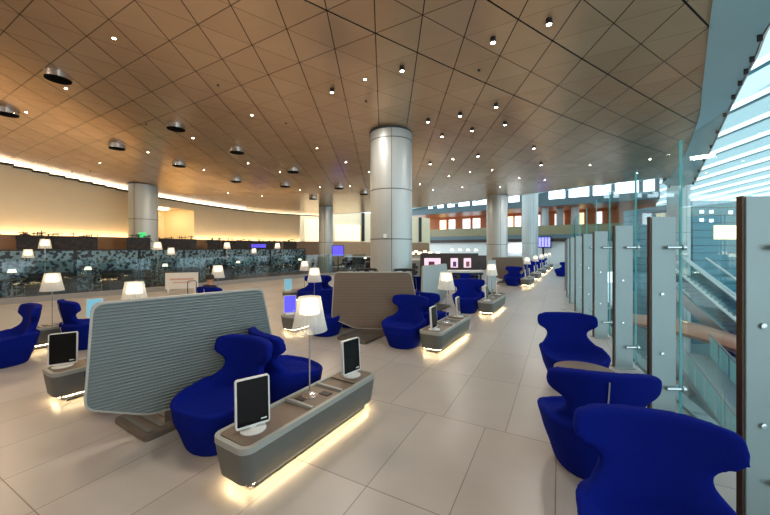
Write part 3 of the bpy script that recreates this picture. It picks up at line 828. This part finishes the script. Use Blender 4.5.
CT = cafe_table_proto()
spots = [(12,12.5),(88,14.1),(165,16.6),(205,18.6),(238,20.2),(262,21.2),(284,23.0),(300,24.4),(345,27.5),(365,28.2)]
for i, (px, Y) in enumerate(spots):
    p = fl(px, Y, .03); w = f'{["first","second","third","fourth","fifth","sixth","seventh","eighth","ninth","tenth","eleventh","twelfth"][i]} from the left'
    place(CT, p, 0, f'small round dark dining table behind the kerb glass, {w}', 'dining tables in the dark dining area')
    for k, (dx, dy) in enumerate(((-.75,.1),(.72,-.12))):
        place(CC, (p.x+dx,p.y+dy,.03), math.atan2(-dy,-dx)+PI/2, f'charcoal dining chair on the {("left","right")[k]} side of the dining table {w}', 'dining chairs in the dark dining area')
def sofa_proto():
    t = empty('banquette_sofa', cat='sofa')
    MB().prism(rrect(1.3,.62,.08), .12, .44).build('seat', M['charcoal'], t, bevel=.02)
    MB().prism(rrect(1.3,.16,.06,cy=.24), .44, .95).build('backrest', M['charcoal'], t, bevel=.02)
    for sx in (-1,1):
        MB().prism(rrect(.16,.62,.05,cx=sx*.57), .44, .66).build('armrest', M['charcoal'], t, bevel=.02)
        for sy in (-1,1): MB().box((sx*.55,sy*.25,.06),(.05,.05,.12)).build('leg', M['black'], t)
    return t
SF = sofa_proto()
for i, (px, Y) in enumerate(((50,13.1),(120,14.7),(186,17.5),(222,19.2))):
    place(SF, fl(px,Y,.03), math.radians(38-3*i), f'charcoal banquette sofa before the leaf-patterned screens, {["first","second","third","fourth"][i]} from the left', 'banquettes of the dining area')
def small_lamp_proto():
    t = empty('shaded_lamp', cat='lamp')
    MB().lathe([(.07,0),(.07,.01),(.01,.02)],20).build('base', M['chrome'], t); MB().tube((0,0,.01),(0,0,.3),.008,n=8).build('pole', M['chrome'], t)
    MB().lathe([(.09,.40),(.13,.27)],24,cap=True).build('lamp_shade', M['lampglow'], t, smooth=True)
    return t
SLP = small_lamp_proto()
for i, k in enumerate((0,1,2,4,7,9)):
    px, Y = spots[k]; p = fl(px, Y, .78); place(SLP, p, 0, f'little shaded lamp glowing on the dining table {["first","second","third","fifth","eighth","tenth"][i]} from the left', 'little lamps on dining tables')
def floor_lamp_proto():
    t = empty('floor_lamp', cat='lamp')
    MB().lathe([(.14,0),(.14,.012),(.02,.02)],24).build('base', M['chrome'], t); MB().tube((0,0,.01),(0,0,1.7),.012,n=8).build('pole', M['chrome'], t)
    MB().lathe([(.12,2.0),(.18,1.66)],40,cap=False,pleat=.003).build('lamp_shade', M['shade'], t); MB().lathe([(.02,1.97),(.09,1.96),(.12,1.76),(.02,1.76)],28).build('diffuser', M['lampglow'], t, smooth=True)
    return t
FLP = floor_lamp_proto()
for px, Y, s, lab in ((28,12.6,.95,'standing lamp glowing at the far left behind the kerb glass'),(45,13.6,1.16,'taller standing lamp at the left edge of the widest black divider'),(157.5,16,1.12,'standing lamp right of the metal column near the green exit sign'),(171,15.6,.98,'shorter standing lamp before the divider right of the metal column'),
                      (227,20,1.14,'standing lamp between the lit recess and the purple text display'),(254,20.5,.96,'standing lamp under the purple text display'),(277.5,23,1.14,'standing lamp right of the purple text display')):
    place(FLP, fl(px,Y,.03), 0, lab, 'standing lamps of the dining area', s)

# low white notice board on the kerb, trolley case
t = empty('notice_board', fl(182,14.4,0), math.radians(20), 'long low white board with faint red print standing at the dining kerb', 'board')
MB().box((0,0,.55),(1.25,.04,.7)).build('board', M['white'], t); MB().box((0,-.024,.62),(.9,.004,.08)).box((0,-.024,.48),(.7,.004,.05)).build('print', mat('faint_print', (205,170,160), .6), t)
for s in (-1,1): MB().box((s*.5,0,.1),(.06,.25,.2)).build('foot', M['white'], t)
t = empty('trolley_case', fl(192,9.6,0), .4, 'black trolley case with raised handle behind the grey ribbed panel', 'suitcase')
MB().slab([(x,z+.34) for x,z in rrect(.36,.56,.05)], -.11,.11).build('body', M['black'], t, bevel=.01)
MB().path([(-.11,0,.6),(-.11,0,1.0),(-.09,0,1.03),(.09,0,1.03),(.11,0,1.0),(.11,0,.6)], .012).build('handle', M['seam'], t)
for s in (-1,1): MB().tube((s*.13,-.02,.035),(s*.13,.02,.035),.035).build('wheel', M['black'], t)

# ------------------------------------------------------------------ people
def person(name_label, joints, edges, radii, loc, rz, shirt, parts):
    t = empty('person', loc, rz, name_label, 'person')
    me = bpy.data.meshes.new('body'); me.from_pydata([Vector(j) for j in joints], edges, []); me.update()
    o = bpy.data.objects.new('body', me); COL.objects.link(o)
    md = o.modifiers.new('skin', 'SKIN'); sv = me.skin_vertices[0].data
    for i, r in enumerate(radii): sv[i].radius = (r, r*.85)
    sv[0].use_root = True
    o.modifiers.new('s', 'SUBSURF').levels = 2
    dg = bpy.context.evaluated_depsgraph_get(); m2 = bpy.data.meshes.new_from_object(o.evaluated_get(dg))
    bpy.data.objects.remove(o); m2.shade_smooth()
    m2.materials.clear()
    for k in ('skin', shirt, 'trouser'): m2.materials.append(M[k])
    for p in m2.polygons: p.material_index = parts(p.center)
    b = bpy.data.objects.new('body', m2); COL.objects.link(b); b.parent = t
    return t, b
def standing(label, loc, rz, shirt='pale_shirt', stride=.12, h=1.0):
    j = [(0,0,.92),(0,0,1.12),(0,.01,1.36),(0,0,1.47),(0,-.01,1.52),(0,-.02,1.62),(0,-.01,1.72),
         (.18,.01,1.40),(.23,.03,1.14),(.24,-.08,.92),(.24,-.12,.84),(-.18,.01,1.40),(-.23,.03,1.14),(-.24,-.10,.93),(-.24,-.14,.85),
         (.10,0,.88),(.11,-stride,.48),(.11,-stride*.6,.08),(.12,-stride*.6-.16,.03),(-.10,0,.88),(-.11,stride*.6,.48),(-.11,stride*1.6,.1),(-.12,stride*1.6-.15,.03)]
    e = [(0,1),(1,2),(2,3),(3,4),(4,5),(5,6),(2,7),(7,8),(8,9),(9,10),(2,11),(11,12),(12,13),(13,14),(0,15),(15,16),(16,17),(17,18),(0,19),(19,20),(20,21),(21,22)]
    r = [.15,.14,.16,.06,.06,.10,.07,.07,.05,.035,.035,.07,.05,.035,.035,.10,.065,.045,.04,.10,.065,.045,.04]
    t, b = person(label, j, e, r, loc, rz, shirt, lambda c: 0 if (c.z > 1.46 or (abs(c.x) > .19 and c.z < 1.0 and c.z > .75)) else (1 if c.z > .95 else 2))
    MB().lathe([(.02,1.76),(.08,1.745),(.108,1.69),(.105,1.62),(.02,1.60)],20,c=(0,.015,0)).build('hair', M['hair'], t, smooth=True)
    t.scale = (h,h,h); return t
def seated(label, loc, rz):
    j = [(0,.12,.52),(0,.20,.72),(0,.27,.96),(0,.27,1.05),(0,.26,1.10),(0,.22,1.19),(0,.22,1.27),
         (.18,.26,.98),(.25,.16,.74),(.12,-.08,.66),(.05,-.14,.66),(-.18,.26,.98),(-.25,.16,.74),(-.12,-.08,.66),(-.05,-.14,.66),
         (.10,.06,.52),(.12,-.42,.56),(.12,-.62,.14),(.12,-.78,.06),(-.10,.06,.52),(-.12,-.42,.56),(-.12,-.62,.14),(-.12,-.78,.06)]
    e = [(0,1),(1,2),(2,3),(3,4),(4,5),(5,6),(2,7),(7,8),(8,9),(9,10),(2,11),(11,12),(12,13),(13,14),(0,15),(15,16),(16,17),(17,18),(0,19),(19,20),(20,21),(21,22)]
    r = [.15,.14,.16,.06,.06,.10,.07,.07,.05,.035,.035,.07,.05,.035,.035,.10,.07,.05,.04,.10,.07,.05,.04]
    t, b = person(label, j, e, r, loc, rz, 'shirt', lambda c: 0 if (c.z > 1.04 or (abs(c.x) < .12 and c.y < -.03 and .6 < c.z < .74)) else (1 if c.z > .62 else 2))
    MB().lathe([(.02,1.315),(.08,1.30),(.108,1.24),(.105,1.18),(.02,1.16)],20,c=(0,.25,0)).build('hair', M['hair'], t, smooth=True)
    return t
seated('person in dark clothes resting in an armchair behind the grey ribbed panel', un(5.2,-8.4), face(*AU)+.2)

# ------------------------------------------------------------------ middle distance: bar table, display wall, chairs, counters
t = empty('communal_table', fl(459,13.6,0), math.radians(2), 'long white-topped communal table beyond the pale panel', 'table')
MB().box((0,0,1.02),(1.9,.75,.06)).build('table_top', M['white'], t)
for s in (-.8,.8):
    for q in (-.3,.3): MB().box((s,q,.5),(.07,.07,.99)).build('leg', M['black'], t)
MB().box((0,0,.94),(1.8,.65,.08)).build('apron', M['black'], t)
def stool_proto():
    t = empty('bar_stool', cat='stool')
    MB().prism(rrect(.38,.36,.08),.70,.76).build('seat', M['blue'], t, bevel=.01)
    MB().prism(rrect(.38,.05,.02,cy=.18),.78,1.0).build('backrest', M['blue'], t, bevel=.01)
    for sx in (-1,1):
        for sy in (-1,1): MB().tube((sx*.14,sy*.14,.7),(sx*.2,sy*.2,0),.012,n=8).build('leg', M['black'], t)
    return t
ST = stool_proto()
for i, px in enumerate((440,452,464,474)):
    p = fl(px, 14.4 if i % 2 else 12.9); place(ST, p, 0 if i % 2 else PI, f'blue bar stool at the communal table, {["first","second","third","fourth"][i]} from the left', 'blue bar stools at the communal table')
t = empty('display_wall', fl(449,19.5,0), 0, 'dark timber partition carrying three glowing pink posters', 'partition')
MB().box((0,0,.83),(3.4,.25,1.66)).build('body', M['darkwood'], t)
for k, x in enumerate((-1.0,.28,1.05)):
    MB().box((x,-.14,1.1),(.95 if k == 0 else .42,.03,.55)).build('poster', M['pink'], t)
    MB().box((x+(-.05 if k == 0 else .02),-.158,1.03),(.35 if k == 0 else .2,.01,.3)).build('poster_figure', mat('poster_figure_%d' % k, ((120,40,70),(90,70,140),(150,90,100))[k], .5), t)
def frame_chair_proto():
    t = empty('round_back_chair', cat='chair')
    MB().prism(rrect(.44,.42,.1),.43,.47).build('seat', M['black'], t)
    arc = [(.24*math.cos(a), .18*math.sin(a)+.02, .74) for a in [PI*k/10 for k in range(11)]]
    MB().path([(.24,-.12,.72)]+arc+[(-.24,-.12,.72)], .018).build('back_rail', M['black'], t, smooth=True)
    MB().box((0,.19,.6),(.1,.02,.28)).build('splat', M['black'], t)
    for sx in (-1,1):
        for sy in (-1,1): MB().tube((sx*.18,sy*.17,.43 if sy < 0 else .74),(sx*.21,sy*.19,0),.014,n=8).build('leg', M['black'], t)
    return t
FC = frame_chair_proto()
place(FC, (-.50,8.75,0), 0, 'black round-backed chair left of the column lamp, above the taupe panel', 'black round-backed chairs by the big column', 1.75)
place(FC, (.52,8.6,0), 0, 'black round-backed chair before the big column, above the taupe panel', 'black round-backed chairs by the big column', 1.75)
for o in list(S.objects):
    if o.name.startswith('round_back_chair'): o.scale = (1.25,1.25,1.9)
# counters and pale walls of the far hall
def counter(name, px0, px1, Y, h, ma, label, d=.8, top=None):
    p0, p1 = fl(px0,Y), fl(px1,Y); t = empty(name, ((p0.x+p1.x)/2,Y,0), 0, label, 'counter')
    w = p1.x-p0.x
    MB().box((0,0,h/2),(w,d,h)).build('body', ma, t); MB().box((0,-.02,h+.02),(w+.06,d+.1,.05)).build('worktop', top or M['white'], t)
    return t
counter('bar_counter', 408, 441, 22, 1.15, M['p_pale'], 'long grey serving counter right of the big column')
counter('bar_counter', 404, 432, 27, 1.2, M['cream'], 'cream far counter near the black wall bar', top=M['stone'])
counter('bar_counter', 448, 486, 30, 1.3, M['darkwood'], 'dark far bar below the upper gallery')
counter('reception_desk', 500, 534, 33, 1.1, M['white'], 'white far desk left of the purple flight board')
counter('bar_counter', 302, 315, 28.2, 1.15, M['white'], 'white buffet counter beside the slim column', top=M['stone'])
counter('bar_counter', 345, 372, 31, 1.1, M['darkwood'], 'dark low counter between slim column and big column')
for i, (px, Y) in enumerate(((342,28.6),(351,26.9),(360,27.4),(410,18),(409,21.0),(425,17),(436,24),(470,25),(481,24),(514,28),(519,26.5),(508,30))):
    p = fl(px, Y)
    t = place(CC, p, random.uniform(-1,1)*1.2, 'charcoal dining chair far back, ' + ['just right of the slim column','between slim column and purple display','before the purple display','first right of the big column','second right of the big column','third right of the big column','before the dark display wall','behind the communal table','at the foot of the right column','left of the flight board, nearest','left of the flight board, middle one','left of the flight board, farthest'][i], 'dining chairs in the far hall', 1.15)
for i, (px, Y, h) in enumerate(((412,21.9,1.19),(420,21.9,1.19),(430,21.9,1.19),(438,21.9,1.19),(407,27,1.24),(416,27,1.24),(425,27,1.24),(452,30,1.34),(460,30,1.34),(468,30,1.34),(476,30,1.34))):
    p = fl(px, Y); place(SLP, (p.x,p.y,h), 0, 'tiny glowing lamp on a far counter right of the big column', 'tiny lamps on the far counters', 1.3)
for i, (px, Y, lab) in enumerate(((338,25,'purple information display between slim column and big column'),)):
    p = fl(px, Y); t = empty('information_display', (p.x,p.y,0), 0, lab, 'display')
    MB().box((0,0,1.75),(.9,.08,.85)).build('casing', M['black'], t); MB().box((0,-.045,1.75),(.82,.01,.77)).build('display', M['purple'], t); MB().box((0,.05,.67),(.08,.06,1.34)).build('stand', M['black'], t)

# ------------------------------------------------------------------ far facade with gallery
A0, A1 = Vector((3.2,52.7)), Vector((28.3,34.0))
FT = (A1-A0).normalized(); FN = Vector((FT.y,-FT.x))    # towards the lounge
Lf = (A1-A0).length; fa = math.atan2(FT.y, FT.x)
def fpart(mb_fn, name, ma, label=None, cat=None, kind='structure', parent=None):
    mb = MB(); mb_fn(mb); o = mb.build(name, ma); o.location = (A0.x,A0.y,0); o.rotation_euler.z = fa
    if label: tag(o, label, cat)
    else: o['kind'] = kind
    return o
def fs_at(px, dep=0):      # distance along the facade seen at image column px
    u = (px-HX)/F; ax, ay = A0.x-FN.x*dep, A0.y-FN.y*dep; return (u*ay-ax)/(FT.x-u*FT.y)
fpart(lambda m: m.box((Lf/2,.3,1.4),(Lf,.3,2.7)), 'wall_far', M['white'])
fpart(lambda m: m.box((Lf/2,3.2,3.35),(Lf,7,.5)), 'trim_10', M['beam'])
fpart(lambda m: m.box((Lf/2,-.1,3.15),(Lf,.3,.9)), 'trim_11', M['darkwood'])
fpart(lambda m: m.box((Lf/2,6.6,5.4),(Lf,.3,3.6)), 'wall_gallery', M['orange'])
fpart(lambda m: m.box((Lf/2,3.3,7.1),(Lf,6.8,.15)), 'ceiling_gallery', M['orange'])
fpart(lambda m: m.box((Lf/2,-.1,7.42),(Lf,.5,.8)), 'trim_12', M['beam'])
fpart(lambda m: m.box((Lf/2,-.25,4.15),(Lf,.06,1.05)), 'gallery_balustrade', M['olive'], 'long olive glass balustrade of the upper gallery', 'balustrade')
pxs = [(440,446),(449,455),(463,470),(473,480),(508,513),(515,521),(537,540),(555,564),(578,584),(596,602)]
for i, (a, b) in enumerate(pxs):
    s0, s1 = fs_at(a,6.4), fs_at(b,6.4)
    fpart(lambda m: m.box(((s0+s1)/2,6.4,5.3),((s1-s0),.06,2.6)), f'window_{i+3}', M['sky_win'] if i % 4 else M['warmwin'])
cl = [(428,433),(437,444),(447,455),(458,470),(472,489),(508,520),(526,536),(548,566),(568,590),(592,612),(614,640),(642,656)]
for i, (a, b) in enumerate(cl):
    s0, s1 = fs_at(a), fs_at(b)
    fpart(lambda m: m.box(((s0+s1)/2,0,8.6),(s1-s0-.2,.06,1.5)), f'window_{i+20}', M['sky_win'])
fpart(lambda m: m.box((Lf/2,.2,8.7),(Lf,.2,1.8)), 'wall_clerestory', M['beam'])
for i in range(7):
    s = 4+i*3.9
    p = A0+FT*s-FN*(-1.2)
    fpart(lambda m: m.box((s,1.0,4.0),(.3,.3,.9)), 'gallery_planter', M['charcoal'], f'dark planter tub behind the gallery balustrade, {["first","second","third","fourth","fifth","sixth","seventh","eighth","ninth"][i]} from the left', 'planter')
s0, s1 = fs_at(536), fs_at(552)
t = empty('flight_board', (*(A0+FT*(s0+s1)/2+FN*.5), 0), fa, 'purple glowing flight information board on the far pale wall', 'display')
MB().box((0,0,2.65),(s1-s0,.12,1.35)).build('casing', M['black'], t); MB().box((0,-.07,2.65),(s1-s0-.18,.02,1.17)).build('display', M['purple'], t)
mb = MB()
for r in range(9):
    for c_ in range(5): mb.box((-(s1-s0)*.38+c_*(s1-s0)*.19,-.085,2.15+r*.125),((s1-s0)*.13,.01,.04))
mb.build('text_rows', emat('pale_text', (214,208,255), 1.8), t); MB().box((0,.1,1.0),(.2,.1,2.0)).build('stand', M['black'], t)
fpart(lambda m: m.box((fs_at(522),-.25,1.9),(3.2,.05,1.0)), 'bright_sign', M['sky_win'], 'blank bright panel on the far wall left of the flight board', 'sign')

# ------------------------------------------------------------------ atrium beyond the glass
struct('floor_lower', MB().box((30,26,-5.1),(70,80,.2)), M['lowfloor'])
t = empty('teal_tower', (30.2,27.5,-5), 0, 'teal glazed tower block with horizontal bands beyond the glass', 'tower')
MB().box((0,0,5.2),(15.6,7,10.4)).build('cladding', M['teal'], t)
MB().box((-5.2,-3.53,8.1),(2.2,.08,1.0)).build('lit_window', M['warmwin'], t)
for x, z in ((-7.2,9.6),(-6.5,9.6),(-5.1,9.55),(-7.2,9.0),(-6.5,8.95)): MB().box((x,-3.53,z),(.24,.08,.22)).build('small_window', M['sky_win'], t)
MB().box((-3.6,-3.53,9.45),(1.1,.08,.25)).build('small_window', M['sky_win'], t)
MB().box((-3.9,-3.53,5.2),(.08,.08,10.4)).build('mullion', M['seam'], t)
def escalator(p0, p1, label, w=1.1):
    p0 = Vector(p0); p1 = Vector(p1); d = p1-p0; side = Vector((-d.y,d.x,0)).normalized()
    t = empty('escalator', p1, 0, label, 'escalator'); q = p0-p1
    mb = MB(); n = 34
    for i in range(n):
        a = q*(1-i/n); b = q*(1-(i+1)/n)
        mb.add([a-side*w/2,a+side*w/2,Vector((b.x,b.y,a.z))+side*w/2,Vector((b.x,b.y,a.z))-side*w/2,Vector((b.x,b.y,b.z))+side*w/2,Vector((b.x,b.y,b.z))-side*w/2],[(0,1,2,3),(3,2,4,5)])
    mb.build('steps', M['seam'], t)
    for s in (-1,1):
        o = side*s*(w/2+.12); up = Vector((0,0,.95)); dn = Vector((0,0,-.7)); th = side*.02
        MB().add([q+o-th,o-th,o+up-th,q+o+up-th,q+o+th,o+th,o+up+th,q+o+up+th],[(0,1,2,3),(4,5,6,7)]).build('glass_side', M['glass'], t)
        MB().path([q+o+up, o+up], .07).build('handrail', M['casing'], t, smooth=True)
        MB().add([q+o-th*4,o-th*4,o-th*4+dn,q+o-th*4+dn,q+o+th*4,o+th*4,o+th*4+dn,q+o+th*4+dn],[(0,1,2,3),(4,5,6,7),(0,1,5,4),(3,2,6,7)]).build('side_skirt', M['rail'] if s < 0 else M['white'], t)
    return t
escalator((17.6,20.2,.4), (17.8,12.4,-5), 'steep escalator descending beyond the glass, nearer of the pair')
escalator((19.3,20.5,.4), (19.8,12.8,-5), 'escalator running parallel beyond, in front of the teal tower')
# sloping walkway with glass panels
p0, p1 = Vector((14.4,15.6,-3.0)), Vector((12.0,10.2,-4.6))
t = empty('sloping_walkway', p1, 0, 'sloping walkway with pale glass panels on the level below', 'walkway'); q = p0-p1; sd_ = Vector((-q.y,q.x,0)).normalized()
MB().add([sd_*.7,-sd_*.7,q-sd_*.7,q+sd_*.7,sd_*.7-Vector((0,0,.3)),-sd_*.7-Vector((0,0,.3)),q-sd_*.7-Vector((0,0,.3)),q+sd_*.7-Vector((0,0,.3))],[(0,1,2,3),(4,5,6,7),(0,1,5,4),(2,3,7,6),(1,2,6,5),(0,3,7,4)]).build('deck', M['stone'], t)
for k in range(7):
    for s in (-1,1):
        a = q*(k/7+.012)+sd_*.7*s; b = q*((k+1)/7-.012)+sd_*.7*s; u = Vector((0,0,.9))
        MB().add([a,b,b+u,a+u],[(0,1,2,3)]).build('glass_panel', mat('pale_glass_panel', (170,215,212), .1) if 'pg' not in M else M['pg'], t); 
for s in (-1,1): MB().path([sd_*.7*s+Vector((0,0,.98)), q+sd_*.7*s+Vector((0,0,.98))], .04).build('handrail', M['rail'], t)
for o in t.children: pass
for k, (s) in enumerate((0,.5,1)):
    b = q*s; MB().box((b.x,b.y,b.z-.3-(b.z+p1.z+5-.3)/2),(.3,.3,max(.05,b.z+p1.z+5-.3))).build('support', M['stone'], t)
# curved bronze canopy over the lower level
mb = MB(); rings = []
for k in range(16):
    f = k/15; x = lerp(14.6,16.9,f); y = lerp(20.5,12.6,f); z = lerp(-2.4,-3.1,f)+.5*math.sin(f*PI)
    dx = Vector((.77,.64,0)); w = .4+.8*math.sin(f*PI*.9+.2)
    rings.append([Vector((x,y,z))+dx*w*math.cos(2*PI*j/14)+Vector((0,0,.35*math.sin(2*PI*j/14))) for j in range(14)])
r0_ = rings[0][0].copy()
can = MB().loft([[v-Vector((17,16,-5)) for v in r] for r in rings]).build('curved_canopy', M['bronze'], smooth=True, loc=(17,16,-5)); tag(can, 'curved bronze-coloured canopy sweeping over the lower level', 'canopy')
for i, (x, y, w, d, h, m_, lab) in enumerate(((15.7,14.0,1.6,.8,1.0,'charcoal','dark shop counter on the lower level under the canopy'),(14.5,17,1.6,1.0,1.3,'darkwood','brown kiosk on the lower level near the post'),(23.5,21.5,2.4,1.2,1.6,'shirt','navy shop block on the lower level'),(14.9,11.6,1.4,.8,1.0,'red','red display stand on the lower level'),(13.2,20.5,2.4,1.4,1.6,'red','reddish kiosk behind the third nearest post'),(12.4,24,3,1.4,2.2,'charcoal','dark kiosk far on the lower level'),(16,25,4,1.4,2.4,'darkwood','brown shop front far on the lower level'))):
    t = empty('shop_kiosk', (x,y,-5), .5, lab, 'kiosk')
    MB().box((0,0,h/2),(w,d,h)).build('body', M[m_], t); MB().box((0,0,h+.03),(w+.1,d+.1,.06)).build('counter_top', M['white'] if i % 2 else M['stone'], t)
    for k in range(3): MB().box((-w*.3+k*w*.3,0,h+.2),(w*.18,.3,.28)).build('merchandise', M[('red','cyan','blue','casing')[(i+k) % 4]], t)
standing('person walking on the lower level with a dark trolley beside them', (11.9,13.4,-5), .8)
standing('person standing farther off on the lower level near the red stand', (14.3,12.8,-5), -1, 'shirt')
t = empty('luggage_trolley', (10.7,12.7,-5), .6, 'dark luggage trolley before the walking person below', 'trolley')
MB().box((0,0,.2),(.6,.9,.05)).build('deck', M['seam'], t); MB().box((0,.05,.48),(.5,.7,.5)).build('bag', M['black'], t, bevel=.03); MB().path([(-.28,-.45,.2),(-.28,-.5,1.0),(.28,-.5,1.0),(.28,-.45,.2)], .02).build('handle', M['chrome'], t)
for sx in (-1,1):
    for sy in (-1,1): MB().tube((sx*.25-.02,sy*.38,.08),(sx*.25+.02,sy*.38,.08),.08).build('wheel', M['black'], t)

# glazed atrium roof: white slats with teal gaps and cross ribs
def roofz(x, y): return 10.5 - .06*max(0,y-10) + .00*x
sl = Vector((math.sin(math.radians(3)), math.cos(math.radians(3))))
mb = MB(); mg2 = MB()
for i in range(-1, 20):
    x0 = 4.5+i*3.0
    for j in range(11):
        y0 = -10+j*7; y1 = y0+7
        a = Vector((x0+y0*.05,y0)); b = Vector((x0+y1*.05,y1))
        mb.add([(a.x,a.y,roofz(0,y0)),(b.x,b.y,roofz(0,y1)),(b.x+2.65,b.y,roofz(0,y1)+.3),(a.x+2.65,a.y,roofz(0,y0)+.3)],[(0,1,2,3)])
        mg2.add([(a.x+2.65,a.y,roofz(0,y0)+.0),(b.x+2.65,b.y,roofz(0,y1)+.0),(b.x+3.0,b.y,roofz(0,y1)+.0),(a.x+3.0,a.y,roofz(0,y0)+.0)],[(0,1,2,3)])
lm = bpy.data.materials.new('translucent_louvre'); lm.use_nodes = True; nt = lm.node_tree; nt.nodes.clear()
o_ = nt.nodes.new('ShaderNodeOutputMaterial'); t_ = nt.nodes.new('ShaderNodeBsdfTranslucent'); d_ = nt.nodes.new('ShaderNodeBsdfDiffuse'); mx_ = nt.nodes.new('ShaderNodeMixShader')
t_.inputs['Color'].default_value = srgb(190,216,222); d_.inputs['Color'].default_value = srgb(225,240,240); mx_.inputs[0].default_value = .5
nt.links.new(t_.outputs[0], mx_.inputs[1]); nt.links.new(d_.outputs[0], mx_.inputs[2]); nt.links.new(mx_.outputs[0], o_.inputs['Surface'])
struct('ceiling_atrium', mb, lm); struct('ceiling_atrium_ribs', mg2, M['louvregap'])

# ------------------------------------------------------------------ light
w = bpy.data.worlds.new('sky'); S.world = w; w.use_nodes = True; nt = w.node_tree
bg = nt.nodes['Background']; bg.inputs[0].default_value = (.80,.92,1,1); bg.inputs[1].default_value = 2.6
# daylight falling through the atrium roof towards the lounge
sun = bpy.data.lights.new('daylight', 'SUN'); sun.energy = 1.2; sun.angle = .6; sun.color = (.85,.95,1)
so = bpy.data.objects.new('daylight', sun); COL.objects.link(so); so.rotation_euler = Vector((-.75,-.25,-1)).to_track_quat('-Z','Y').to_euler()

cam = bpy.data.cameras.new('camera'); co = bpy.data.objects.new('camera', cam); COL.objects.link(co)
co.location = (0,0,EYE); co.rotation_euler = (PI/2,0,0)
cam.sensor_width = 36; cam.lens = F*36/770; cam.shift_y = -(257.5-HY)/770; cam.clip_end = 300; cam.clip_start = .05
S.camera = co
S.view_settings.view_transform = 'Standard'; S.view_settings.look = 'None'; S.view_settings.gamma = 1; S.view_settings.use_curve_mapping = False
S.view_settings.exposure = 0.0
S.cycles.use_denoising = True; S.cycles.max_bounces = 8; S.cycles.transparent_max_bounces = 24
S.cycles.sample_clamp_indirect = 6
S.cycles.caustics_reflective = False; S.cycles.caustics_refractive = False
